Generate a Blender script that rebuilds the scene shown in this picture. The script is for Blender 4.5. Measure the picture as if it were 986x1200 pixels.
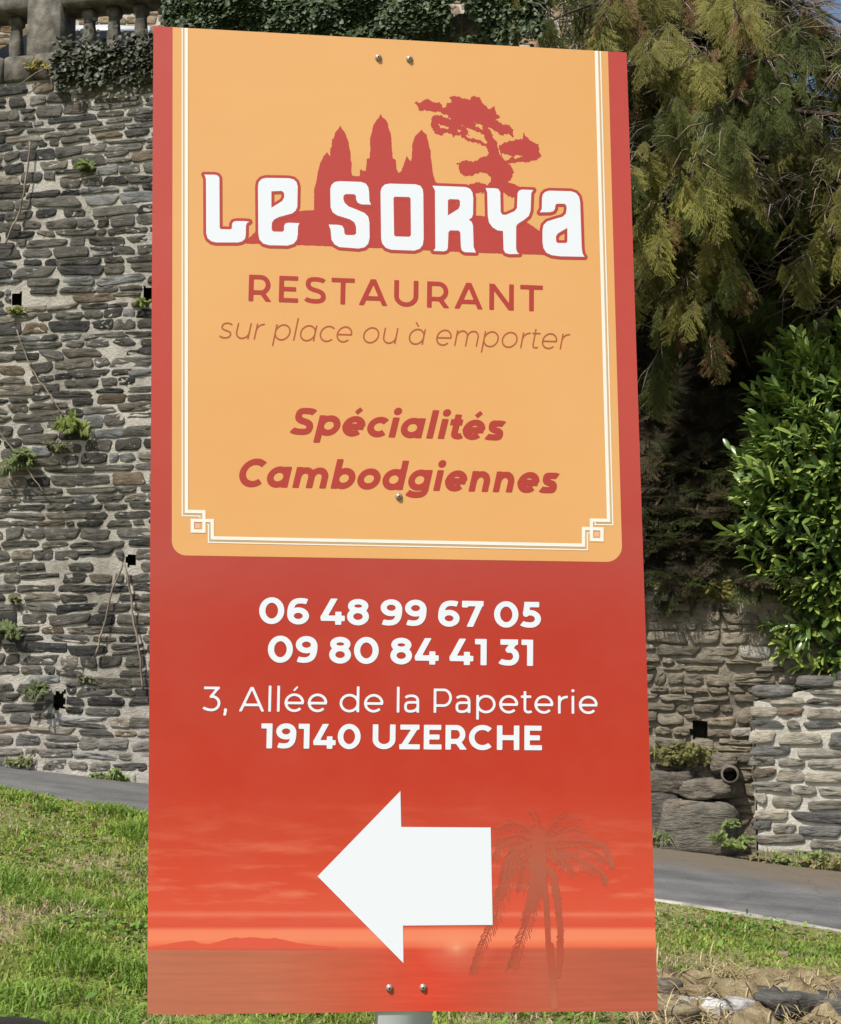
import bpy, bmesh, math, random
import numpy as np
from mathutils import Vector, Matrix
from mathutils.geometry import delaunay_2d_cdt

R = math.radians
S = bpy.context.scene
for o in list(bpy.data.objects):
    bpy.data.objects.remove(o, do_unlink=True)
COL = S.collection
rng = np.random.default_rng(7)
random.seed(7)

# ------------------------------------------------------------------ camera
FPX, CW, CH = 1600.0, 986.0, 1200.0        # focal length and frame, in photograph pixels
EYE = np.array([0.0, 0.0, 1.6])
PITCH = math.atan(160 / FPX)
cam = bpy.data.cameras.new('camera')
cam.sensor_fit = 'VERTICAL'; cam.sensor_height = 24.0
cam.lens = 24.0 * FPX / CH
cam.clip_start = 0.05; cam.clip_end = 2000
camo = bpy.data.objects.new('camera', cam); COL.objects.link(camo)
camo.location = EYE; camo.rotation_euler = (R(90) + PITCH, 0, 0)
S.camera = camo
FWD = np.array([0, math.cos(PITCH), math.sin(PITCH)])
UPV = np.array([0, -math.sin(PITCH), math.cos(PITCH)])
RGT = np.array([1.0, 0, 0])

# ------------------------------------------------------------------ light
SUN_EL, SUN_AZ = 53.0, 36.0                 # azimuth: degrees to the left of straight behind the camera
w = bpy.data.worlds.new('World'); S.world = w; w.use_nodes = True
nt = w.node_tree
bg = nt.nodes['Background']
sky = nt.nodes.new('ShaderNodeTexSky'); sky.sky_type = 'NISHITA'; sky.sun_disc = False
sunvec = np.array([-math.sin(R(SUN_AZ)) * math.cos(R(SUN_EL)), -math.cos(R(SUN_AZ)) * math.cos(R(SUN_EL)), math.sin(R(SUN_EL))])
sky.sun_elevation = R(SUN_EL)
sky.sun_rotation = math.atan2(sunvec[0], sunvec[1])
sky.air_density = 1.2; sky.dust_density = 2.5; sky.ozone_density = 1.0
nt.links.new(sky.outputs[0], bg.inputs[0]); bg.inputs[1].default_value = 0.10
sl = bpy.data.lights.new('sun', 'SUN'); sl.energy = 4.4; sl.angle = R(0.53); sl.color = (1.0, 0.95, 0.87)
so = bpy.data.objects.new('sun', sl); COL.objects.link(so)
so.rotation_euler = Vector(sunvec.tolist()).to_track_quat('Z', 'Y').to_euler()
so.location = (-6, -8, 14)
S.view_settings.view_transform = 'Standard'; S.view_settings.look = 'None'
S.view_settings.exposure = 0.18; S.view_settings.gamma = 1.0
S.view_settings.use_curve_mapping = False
S.cycles.max_bounces = 6; S.cycles.diffuse_bounces = 3; S.cycles.glossy_bounces = 2; S.cycles.transparent_max_bounces = 6
S.cycles.sample_clamp_indirect = 4.0

# ------------------------------------------------------------------ helpers
def ray(px, py):
    return FWD + RGT * ((px - CW / 2) / FPX) + UPV * ((CH / 2 - py) / FPX)
def at(px, py, Y):
    """world point seen at that place in the photograph, at the real distance Y in front of the camera"""
    d = ray(px, py); return EYE + d * (Y / d[1])

def lin(c):
    c = np.array(c, float) / 255.0
    return np.where(c <= 0.04045, c / 12.92, ((c + 0.055) / 1.055) ** 2.4)
def alb(r, g, b, k=0.86):
    """surface colour of a print whose sunlit look is the sRGB value given"""
    return tuple((lin((r, g, b)) * k).tolist()) + (1.0,)

def tag(o, label=None, cat=None, group=None, kind=None):
    if label: o['label'] = label
    if cat: o['category'] = cat
    if group: o['group'] = group
    if kind: o['kind'] = kind
    return o
def empty(name, loc, label=None, cat=None, group=None):
    o = bpy.data.objects.new(name, None); COL.objects.link(o)
    o.location = [float(v) for v in loc]; o.empty_display_size = 0.1
    return tag(o, label, cat, group)

def mesh_np(name, V, F, mat, parent=None, col=None, smooth=False, world=True, mats=None, fmat=None):
    """one mesh object from arrays; V in world space unless the parent frame is wanted (world=False)"""
    V = np.asarray(V, float)
    if parent is not None and world:
        inv = np.array(parent.matrix_basis.inverted())
        V = V @ inv[:3, :3].T + inv[:3, 3]
    if isinstance(F, list) and len(F) and np.ndim(F[0]) == 1 and len(F[0]) and np.ndim(F[0][0]) == 0: F = np.array(F)
    Fs = F if isinstance(F, list) else [F]
    Fs = [np.asarray(f, np.int32) for f in Fs if len(f)]
    me = bpy.data.meshes.new(name)
    me.vertices.add(len(V)); me.vertices.foreach_set('co', V.astype(np.float32).ravel())
    loops = np.concatenate([f.ravel() for f in Fs])
    tot = np.concatenate([np.full(len(f), f.shape[1], np.int32) for f in Fs])
    start = np.concatenate([[0], np.cumsum(tot)[:-1]]).astype(np.int32)
    me.loops.add(len(loops)); me.loops.foreach_set('vertex_index', loops.astype(np.int32))
    me.polygons.add(len(tot)); me.polygons.foreach_set('loop_start', start)
    me.polygons.foreach_set('loop_total', tot)
    if smooth: me.polygons.foreach_set('use_smooth', np.ones(len(tot), bool))
    if mats:
        for m in mats: me.materials.append(m)
        if fmat is not None: me.polygons.foreach_set('material_index', np.asarray(fmat, np.int32))
    else:
        me.materials.append(mat)
    me.update(calc_edges=True); me.validate()
    if col is not None:
        a = me.color_attributes.new('Col', 'FLOAT_COLOR', 'POINT')
        c = np.ones((len(V), 4), np.float32); c[:, :3] = col
        a.data.foreach_set('color', c.ravel())
    o = bpy.data.objects.new(name, me); COL.objects.link(o)
    if parent is not None: o.parent = parent
    return o

class MB:
    def __init__(s): s.v = []; s.q = []; s.t = []
    def add(s, V, F):
        n = len(s.v); s.v += [tuple(map(float, p)) for p in V]
        for f in F:
            f = [i + n for i in f]
            if len(f) == 4: s.q.append(f)
            elif len(f) == 3: s.t.append(f)
            else:
                for k in range(1, len(f) - 1): s.t.append([f[0], f[k], f[k + 1]])
    def box(s, c, d, rot=0.0, taper=1.0, bev=0.0):
        """box centre c, size d, turned about z; top narrowed by taper"""
        hx, hy, hz = d[0] / 2, d[1] / 2, d[2] / 2
        cr, sr = math.cos(rot), math.sin(rot)
        b = min(bev, hx * .45, hy * .45, hz * .45)
        def ring(z, k, ins):
            x, y = hx * k - ins, hy * k - ins; i = b if b else 0
            pts = [(-x + i, -y), (x - i, -y), (x, -y + i), (x, y - i), (x - i, y), (-x + i, y), (-x, y - i), (-x, -y + i)] if b else [(-x, -y), (x, -y), (x, y), (-x, y)]
            return [(c[0] + p[0] * cr - p[1] * sr, c[1] + p[0] * sr + p[1] * cr, c[2] + z) for p in pts]
        rings = [ring(-hz, 1, b), ring(-hz + b, 1, 0), ring(hz - b, taper, 0), ring(hz, taper, b)] if b else [ring(-hz, 1, 0), ring(hz, taper, 0)]
        n = len(rings[0]); V = sum(rings, []); F = []
        for k in range(len(rings) - 1):
            for i in range(n): F.append([k * n + i, k * n + (i + 1) % n, (k + 1) * n + (i + 1) % n, (k + 1) * n + i])
        F.append(list(range(n))[::-1]); F.append([(len(rings) - 1) * n + i for i in range(n)])
        s.add(V, F)
    def tube(s, pts, rad, n=6):
        pts = [np.array(p, float) for p in pts]
        if not hasattr(rad, '__len__'): rad = [rad] * len(pts)
        V = []; F = []
        up = np.array([0.3, 0.2, 1.0])
        for k, p in enumerate(pts):
            t = pts[min(k + 1, len(pts) - 1)] - pts[max(k - 1, 0)]
            t /= (np.linalg.norm(t) + 1e-9)
            a = np.cross(t, up); 
            if np.linalg.norm(a) < 1e-3: a = np.cross(t, (1, 0, 0))
            a /= np.linalg.norm(a); b = np.cross(t, a)
            for i in range(n):
                q = 2 * math.pi * i / n
                V.append(p + rad[k] * (a * math.cos(q) + b * math.sin(q)))
        for k in range(len(pts) - 1):
            for i in range(n):
                F.append([k * n + i, k * n + (i + 1) % n, (k + 1) * n + (i + 1) % n, (k + 1) * n + i])
        F.append(list(range(n))[::-1]); F.append([(len(pts) - 1) * n + i for i in range(n)])
        s.add(V, F)
    def lathe(s, c, prof, n=16, axis='z', square=False):
        V = []; F = []
        for (r, h) in prof:
            for i in range(n):
                q = 2 * math.pi * (i + (.5 if square else 0)) / n
                V.append((c[0] + r * math.cos(q), c[1] + r * math.sin(q), c[2] + h) if axis == 'z' else (c[0] + r * math.cos(q), c[1] + h, c[2] + r * math.sin(q)))
        for k in range(len(prof) - 1):
            for i in range(n): F.append([k * n + i, k * n + (i + 1) % n, (k + 1) * n + (i + 1) % n, (k + 1) * n + i])
        F.append(list(range(n))[::-1]); F.append([(len(prof) - 1) * n + i for i in range(n)])
        s.add(V, F)
    def build(s, name, mat, parent=None, smooth=False, world=True, col=None):
        return mesh_np(name, s.v, [s.q, s.t], mat, parent, smooth=smooth, world=world, col=col)

def hash3(ix, iy, iz, seed):
    n = (ix * 374761393 + iy * 668265263 + iz * 1274126177 + seed * 974634777) & 0x7fffffff
    n = ((n ^ (n >> 13)) * 1274126177) & 0x7fffffff
    n = (n ^ (n >> 16)) & 0x7fffffff
    return (n % 100003) / 100003.0
def vnoise(P, scale=1.0, seed=0):
    P = np.atleast_2d(np.asarray(P, float)) * scale
    if P.shape[1] == 2: P = np.c_[P, np.zeros(len(P))]
    i = np.floor(P).astype(np.int64); f = P - i; f = f * f * (3 - 2 * f)
    r = np.zeros(len(P))
    for dx in (0, 1):
        for dy in (0, 1):
            for dz in (0, 1):
                wgt = (f[:, 0] if dx else 1 - f[:, 0]) * (f[:, 1] if dy else 1 - f[:, 1]) * (f[:, 2] if dz else 1 - f[:, 2])
                r += wgt * hash3(i[:, 0] + dx, i[:, 1] + dy, i[:, 2] + dz, seed)
    return r
def fbm(P, scale=1.0, seed=0, oct=4):
    r = 0; a = .5; t = 0
    for k in range(oct):
        r = r + a * vnoise(P, scale * 2 ** k, seed + k); t += a; a *= .5
    return r / t

# ------------------------------------------------------------------ materials
def new_mat(name):
    m = bpy.data.materials.new(name); m.use_nodes = True
    n = m.node_tree; b = n.nodes['Principled BSDF']
    return m, n, b
def N(n, t, **kw):
    x = n.nodes.new(t)
    for k, v in kw.items(): setattr(x, k, v)
    return x
def noise(n, scale, detail=4, rough=.55, coord='Object', vec=None):
    t = N(n, 'ShaderNodeTexNoise'); t.inputs['Scale'].default_value = scale
    t.inputs['Detail'].default_value = detail; t.inputs['Roughness'].default_value = rough
    if vec is None:
        c = N(n, 'ShaderNodeTexCoord'); vec = c.outputs[coord]
    n.links.new(vec, t.inputs['Vector']); return t
def ramp(n, fac, stops, interp='LINEAR'):
    r = N(n, 'ShaderNodeValToRGB'); cr = r.color_ramp; cr.interpolation = interp
    while len(cr.elements) < len(stops): cr.elements.new(0.5)
    for e, (p, c) in zip(cr.elements, stops):
        e.position = p; e.color = c if len(c) == 4 else tuple(c) + (1,)
    n.links.new(fac, r.inputs[0]); return r
def mixc(n, fac, a, b, mode='MIX'):
    m = N(n, 'ShaderNodeMix', data_type='RGBA', blend_type=mode)
    for k, v in ((0, fac), (6, a), (7, b)):
        if isinstance(v, bpy.types.NodeSocket): n.links.new(v, m.inputs[k])
        else: m.inputs[k].default_value = v
    return m.outputs[2]
def bump(n, b, h, strength, dist):
    x = N(n, 'ShaderNodeBump'); x.inputs['Strength'].default_value = strength; x.inputs['Distance'].default_value = dist
    n.links.new(h, x.inputs['Height']); n.links.new(x.outputs[0], b.inputs['Normal'])
def g(v): return (v, v, v, 1)

def mat_attr(name, rough=.7, spec=.3, var=0.25, nscale=6, bumps=None, trans=0, hue=None, coat=0, chips=None):
    """colour from the mesh's own Col attribute, mottled by noise"""
    m, n, b = new_mat(name)
    a = N(n, 'ShaderNodeAttribute'); a.attribute_name = 'Col'
    t = noise(n, nscale, 5, .6)
    r = ramp(n, t.outputs[0], [(.25, g(1 - var)), (.75, g(1 + var))])
    c = mixc(n, 1.0, a.outputs[0], r.outputs[0], 'MULTIPLY')
    if chips:      # pale smears of mortar and lichen on the faces
        t3 = noise(n, 13, 5, .7); f3 = ramp(n, t3.outputs[0], [(.62, g(0)), (.70, g(.75))]); c = mixc(n, f3.outputs[0], c, tuple(chips) + (1,))
    n.links.new(c, b.inputs['Base Color'])
    b.inputs['Roughness'].default_value = rough; b.inputs['Specular IOR Level'].default_value = spec
    if coat: b.inputs['Coat Weight'].default_value = coat; b.inputs['Coat Roughness'].default_value = .25
    if bumps:
        mpb = N(n, 'ShaderNodeMapping'); tcb = N(n, 'ShaderNodeTexCoord'); n.links.new(tcb.outputs['Object'], mpb.inputs[0]); mpb.inputs['Scale'].default_value = (.45, .45, 1.6)
        t2 = noise(n, bumps[0], 6, .65, vec=mpb.outputs[0]); bump(n, b, t2.outputs[0], bumps[1], bumps[2])
    if trans:
        tr = N(n, 'ShaderNodeBsdfTranslucent'); n.links.new(c, tr.inputs[0])
        mx = N(n, 'ShaderNodeMixShader'); mx.inputs[0].default_value = trans
        n.links.new(b.outputs[0], mx.inputs[1]); n.links.new(tr.outputs[0], mx.inputs[2])
        n.links.new(mx.outputs[0], n.nodes['Material Output'].inputs[0])
    return m
def mat_flat(name, col, rough=.5, spec=.4, metal=0.0, var=0.0, nscale=20):
    m, n, b = new_mat(name)
    if var:
        t = noise(n, nscale, 5, .6)
        lo = tuple(c * (1 - var) for c in col[:3]); hi = tuple(min(1, c * (1 + var)) for c in col[:3])
        r = ramp(n, t.outputs[0], [(.3, lo), (.7, hi)]); n.links.new(r.outputs[0], b.inputs['Base Color'])
    else: b.inputs['Base Color'].default_value = tuple(col[:3]) + (1,)
    b.inputs['Roughness'].default_value = rough; b.inputs['Specular IOR Level'].default_value = spec; b.inputs['Metallic'].default_value = metal
    return m
def mat_noise(name, stops, scale, rough=.9, spec=.2, bumps=None, detail=6, speck=None):
    m, n, b = new_mat(name)
    t = noise(n, scale, detail, .62)
    c = ramp(n, t.outputs[0], stops).outputs[0]
    if speck:      # (scale, threshold, colour)
        t3 = noise(n, speck[0], 3, .6)
        f = ramp(n, t3.outputs[0], [(speck[1], g(0)), (speck[1] + .06, g(1))])
        c = mixc(n, f.outputs[0], c, tuple(speck[2]) + (1,))
    n.links.new(c, b.inputs['Base Color'])
    b.inputs['Roughness'].default_value = rough; b.inputs['Specular IOR Level'].default_value = spec
    if bumps:
        t2 = noise(n, bumps[0], 8, .7); bump(n, b, t2.outputs[0], bumps[1], bumps[2])
    return m

M = {}
M['stone'] = mat_attr('slate_stone', .85, .2, .40, 9, (45, .9, .02), chips=(.40, .385, .35))
M['mortar'] = mat_noise('lime_mortar', [(.25, (.23, .213, .186)), (.5, (.49, .46, .41)), (.75, (.62, .59, .535))], 3.2, .95, .1, (38, 1.0, .03))
def stain(m):
    n = m.node_tree; b = n.nodes['Principled BSDF']; src = b.inputs['Base Color'].links[0].from_socket
    tcs = N(n, 'ShaderNodeTexCoord'); ms = N(n, 'ShaderNodeMapping'); n.links.new(tcs.outputs['Object'], ms.inputs[0]); ms.inputs['Scale'].default_value = (1.5, 1.5, .28)
    a = ramp(n, noise(n, 1.1, 5, .62, vec=ms.outputs[0]).outputs[0], [(.30, (.62, .60, .56)), (.48, (1, 1, 1)), (.70, (1.12, 1.09, 1.03))])
    c = mixc(n, 1, src, a.outputs[0], 'MULTIPLY')
    lf = ramp(n, noise(n, 5.5, 6, .72, vec=tcs.outputs['Object']).outputs[0], [(.63, g(0)), (.70, g(.45))])
    c = mixc(n, lf.outputs[0], c, (.30, .295, .24, 1)); n.links.new(c, b.inputs['Base Color'])
stain(M['stone']); stain(M['mortar'])
M['mortar_dark'] = mat_noise('dirty_mortar', [(.25, (.12, .10, .078)), (.5, (.29, .255, .20)), (.8, (.46, .415, .345))], 3.5, .95, .1, (30, 1.0, .04))
M['mortar_pale'] = mat_noise('pale_mortar', [(.25, (.34, .315, .27)), (.5, (.56, .53, .46)), (.75, (.66, .63, .56))], 5, .95, .1, (38, .9, .02))
M['hole'] = mat_flat('hole_dark', (.012, .011, .010), .95, .05)  # near-black colour paints in the shade inside the drain pipe
M['baluster'] = mat_noise('weathered_stone', [(.3, (.050, .046, .039)), (.5, (.125, .115, .098)), (.75, (.27, .25, .21))], 7, .9, .15, (50, .8, .012), speck=(16, .70, (.45, .44, .40)))
M['grass'] = mat_attr('grass_blade', .5, .35, .15, 3, trans=.45)
M['conifer'] = mat_attr('conifer_spray', .6, .2, .25, 5, trans=.42)
M['laurel'] = mat_attr('laurel_leaf', .27, .5, .12, 4, trans=.12)
M['ivy'] = mat_attr('ivy_leaf', .5, .35, .2, 6, trans=.1)
M['weed'] = mat_attr('weed_leaf', .6, .25, .2, 8, trans=.3)
M['bark'] = mat_noise('bark', [(.3, (.045, .032, .022)), (.7, (.13, .10, .075))], 9, .95, .1, (30, 1, .02))
M['twig'] = mat_noise('dead_twig', [(.3, (.13, .10, .075)), (.7, (.36, .30, .24))], 5, .9, .1)
M['rock'] = mat_attr('rock', .9, .15, .5, 8, (22, 1.0, .06), chips=(.34, .31, .26))
M['road'] = mat_noise('asphalt', [(.3, (.105, .106, .107)), (.55, (.150, .150, .150)), (.75, (.20, .199, .196))], 2.2, .9, .2, (240, .6, .006), speck=(120, .60, (.32, .32, .31)))
M['kerb'] = mat_noise('kerb_concrete', [(.3, (.16, .155, .13)), (.5, (.36, .345, .31)), (.7, (.50, .48, .44))], 5, .9, .1, (60, .5, .01))
M['metal'] = mat_flat('galvanised_steel', (.60, .65, .69), .45, .5, .12, .10, 14)
M['screw'] = mat_flat('screw_steel', (.42, .38, .33), .45, .5, .6)
M['slot'] = mat_flat('screw_recess', (.05, .045, .04), .7, .2)

# ------------------------------------------------------------------ the road and the lie of the land
def zroad(x): return 0.07 - 0.090 * np.asarray(x, float)
def on_road(px, py):
    d = ray(px, py)        # eye + t d on the plane z = .07 - .0626 x
    t = (0.07 - EYE[2]) / (d[2] + 0.090 * d[0]); return EYE + d * t
WALL_L = on_road(0, 898); WALL_R = on_road(986, 1013)
EDGE_L = on_road(0, 929); EDGE_R = on_road(986, 1096)
WDIR = (WALL_R - WALL_L); WDIR[2] = 0; WLEN = np.linalg.norm(WDIR); WDIR /= WLEN
WN = np.array([WDIR[1], -WDIR[0], 0.0])          # out of the wall, towards the camera
if WN[1] > 0: WN = -WN
def wall_pt(px, py=700):      # where the vertical plane of the wall is seen, as a distance along it
    d = ray(px, py); A = np.array([[WDIR[0], -d[0]], [WDIR[1], -d[1]]])
    s, t = np.linalg.solve(A, -(WALL_L[:2])); return s
def wall_xyz(px, py):
    s = wall_pt(px, py); p = WALL_L + WDIR * s; return at(px, py, p[1])
EDIR = EDGE_R - EDGE_L; EDIR[2] = 0; EDIR /= np.linalg.norm(EDIR)
EN = np.array([EDIR[1], -EDIR[0], 0]); EN = -EN if EN[1] > 0 else EN
print('wall', WALL_L, WALL_R, 'edge', EDGE_L, EDGE_R)

def lawn_z(x, y):
    x = np.asarray(x, float); y = np.asarray(y, float)
    d = (x - EDGE_L[0]) * EN[0] + (y - EDGE_L[1]) * EN[1]      # metres from the road edge, towards the camera
    z = zroad(x) + 0.02
    P = np.c_[x.ravel(), y.ravel()]
    und = (fbm(P, .9, 3, 3).reshape(x.shape) - .5) * .16
    k = np.clip(d / .8, 0, 1)
    z = z + und * k + 0.10 * np.exp(-((d - .9) / .6) ** 2) * np.clip((-x - 1.0) / 1.5, 0, 1)
    # the bank by the photographer's right breaks down
    bx = np.clip((x - .75) / .5, 0, 1); by = np.clip((6.75 - y) / .9, 0, 1)
    z = z - .22 * bx * by
    z = z - 0.02 * np.clip(d - 5, 0, 30)
    return z

# far ground, one sheet out to the horizon
def grid(x0, x1, y0, y1, nx, ny, zf):
    X, Y = np.meshgrid(np.linspace(x0, x1, nx), np.linspace(y0, y1, ny))
    Z = zf(X, Y); V = np.c_[X.ravel(), Y.ravel(), Z.ravel()]
    i = np.arange(nx * ny).reshape(ny, nx)
    F = np.c_[i[:-1, :-1].ravel(), i[:-1, 1:].ravel(), i[1:, 1:].ravel(), i[1:, :-1].ravel()]
    return V, F
m_far = mat_noise('far_ground', [(.3, (.06, .075, .03)), (.7, (.13, .14, .06))], .3, .95, .1)
V, F = grid(-600, 600, -600, 600, 40, 40, lambda X, Y: -1.4 + 0 * X)
tag(mesh_np('ground', V, F, m_far), kind='structure')

# lawn: tan thatch and soil showing between the blades
m_lawn, n, b = new_mat('lawn_soil')
t = noise(n, 2.3, 6, .6); t2 = noise(n, 22, 6, .7)
c1 = ramp(n, t.outputs[0], [(.32, (.20, .25, .065)), (.52, (.33, .32, .13)), (.70, (.52, .45, .27))])
c2 = ramp(n, t2.outputs[0], [(.3, g(.6)), (.7, g(1.3))])
n.links.new(mixc(n, 1, c1.outputs[0], c2.outputs[0], 'MULTIPLY'), b.inputs['Base Color'])
b.inputs['Roughness'].default_value = .95; b.inputs['Specular IOR Level'].default_value = .1
bump(n, b, noise(n, 40, 8, .7).outputs[0], 1, .04)
# in road coordinates: along the edge, and away from it towards the camera
nu, nd = 150, 120
U = np.linspace(-9, 14, nu); Dm = np.concatenate([np.linspace(-.02, 9, 90), np.linspace(9.3, 22, 30)])
uu, dd = np.meshgrid(U, Dm)
X = EDGE_L[0] + EDIR[0] * uu + EN[0] * dd; Y = EDGE_L[1] + EDIR[1] * uu + EN[1] * dd
Z = lawn_z(X, Y)
i = np.arange(nu * nd).reshape(nd, nu)
F = np.c_[i[:-1, :-1].ravel(), i[1:, :-1].ravel(), i[1:, 1:].ravel(), i[:-1, 1:].ravel()]
tag(mesh_np('lawn', np.c_[X.ravel(), Y.ravel(), Z.ravel()], F, m_lawn, smooth=True), kind='structure')

# road between the lawn and the foot of the wall
V = []; ns = 60
for s_ in np.linspace(-14, 24, ns):
    for k in range(9):
        a = EDGE_L + EDIR * s_; wq = WALL_L + WDIR * (s_ * 1.0)
        p = a + (wq - a) * (k / 8.0) * 1.06 - (wq - a) * .04
        V.append((p[0], p[1], float(zroad(p[0])) + .012 * math.sin(k / 8 * math.pi)))
i = np.arange(ns * 9).reshape(ns, 9)
F = np.c_[i[:-1, :-1].ravel(), i[1:, :-1].ravel(), i[1:, 1:].ravel(), i[:-1, 1:].ravel()]
# a darker, worn band and pale patches across the road's width
n = M['road'].node_tree; b = n.nodes['Principled BSDF']
src = b.inputs['Base Color'].links[0].from_socket
geo = N(n, 'ShaderNodeTexCoord')
mp = N(n, 'ShaderNodeMapping'); mp.inputs['Rotation'].default_value = (0, 0, -math.atan2(EDIR[1], EDIR[0])); mp.inputs['Scale'].default_value = (.5, 2.2, 1)
n.links.new(geo.outputs['Object'], mp.inputs[0])
tt = noise(n, 1.0, 4, .6, vec=mp.outputs[0])
rr = ramp(n, tt.outputs[0], [(.35, g(.78)), (.5, g(1.0)), (.65, g(1.14))])
n.links.new(mixc(n, 1, src, rr.outputs[0], 'MULTIPLY'), b.inputs['Base Color'])
dv = N(n, 'ShaderNodeVectorMath', operation='DOT_PRODUCT'); sb_ = N(n, 'ShaderNodeVectorMath', operation='SUBTRACT')
n.links.new(geo.outputs['Object'], sb_.inputs[0]); sb_.inputs[1].default_value = tuple(map(float, EDGE_L)); n.links.new(sb_.outputs[0], dv.inputs[0]); dv.inputs[1].default_value = tuple(map(float, -EN))
wob_ = noise(n, 3.5, 5, .65); ad = N(n, 'ShaderNodeMath', operation='MULTIPLY_ADD'); n.links.new(wob_.outputs[0], ad.inputs[0]); ad.inputs[1].default_value = .9; n.links.new(dv.outputs['Value'], ad.inputs[2])
mrd = N(n, 'ShaderNodeMapRange'); mrd.inputs['From Min'].default_value = 0; mrd.inputs['From Max'].default_value = 3.2; n.links.new(ad.outputs[0], mrd.inputs[0])
dirt = ramp(n, mrd.outputs[0], [(.0, g(.8)), (.12, g(.5)), (.20, g(0)), (.62, g(0)), (.76, g(.7)), (.9, g(.95))])
src2 = b.inputs['Base Color'].links[0].from_socket
n.links.new(mixc(n, dirt.outputs[0], src2, (.165, .135, .098, 1)), b.inputs['Base Color'])
crk = N(n, 'ShaderNodeTexVoronoi'); crk.feature = 'DISTANCE_TO_EDGE'; crk.inputs['Scale'].default_value = .9; cw_ = noise(n, 2, 5, .7); va = N(n, 'ShaderNodeVectorMath', operation='MULTIPLY_ADD'); n.links.new(cw_.outputs['Color'], va.inputs[0]); va.inputs[1].default_value = (.5, .5, .5); n.links.new(geo.outputs['Object'], va.inputs[2]); n.links.new(va.outputs[0], crk.inputs['Vector'])
cr_ = ramp(n, crk.outputs['Distance'], [(0, g(.78)), (.008, g(.9)), (.016, g(1))]); src3 = b.inputs['Base Color'].links[0].from_socket
n.links.new(mixc(n, 1, src3, cr_.outputs[0], 'MULTIPLY'), b.inputs['Base Color'])
tag(mesh_np('road', V, F, M['road'], smooth=True), kind='structure')

mb = MB(); pts = []
for s_ in np.linspace(-14, 22, 120):
    a = EDGE_L + EDIR * s_ + EN * (.03 * math.sin(s_ * 1.7) + .015 * math.sin(s_ * 5.1))
    z = float(zroad(a[0])); hh = .030 + .006 * math.sin(s_ * 3.3)
    wd = .024 + .01 * math.sin(s_ * 2.3)
    pts.append([a - EN * wd + [0, 0, z - .05 - a[2]], a - EN * wd + [0, 0, z + hh - .008 - a[2]], a - EN * (wd - .012) + [0, 0, z + hh - a[2]], a + EN * wd + [0, 0, z + hh - a[2]], a + EN * wd + [0, 0, z - .05 - a[2]]])
V = [p for q in pts for p in q]; F = []
for k in range(len(pts) - 1):
    for j in range(4): F.append([k * 5 + j, (k + 1) * 5 + j, (k + 1) * 5 + j + 1, k * 5 + j + 1])
mb.add(V, F); tag(mb.build('kerb', M['kerb']), kind='structure')

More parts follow.
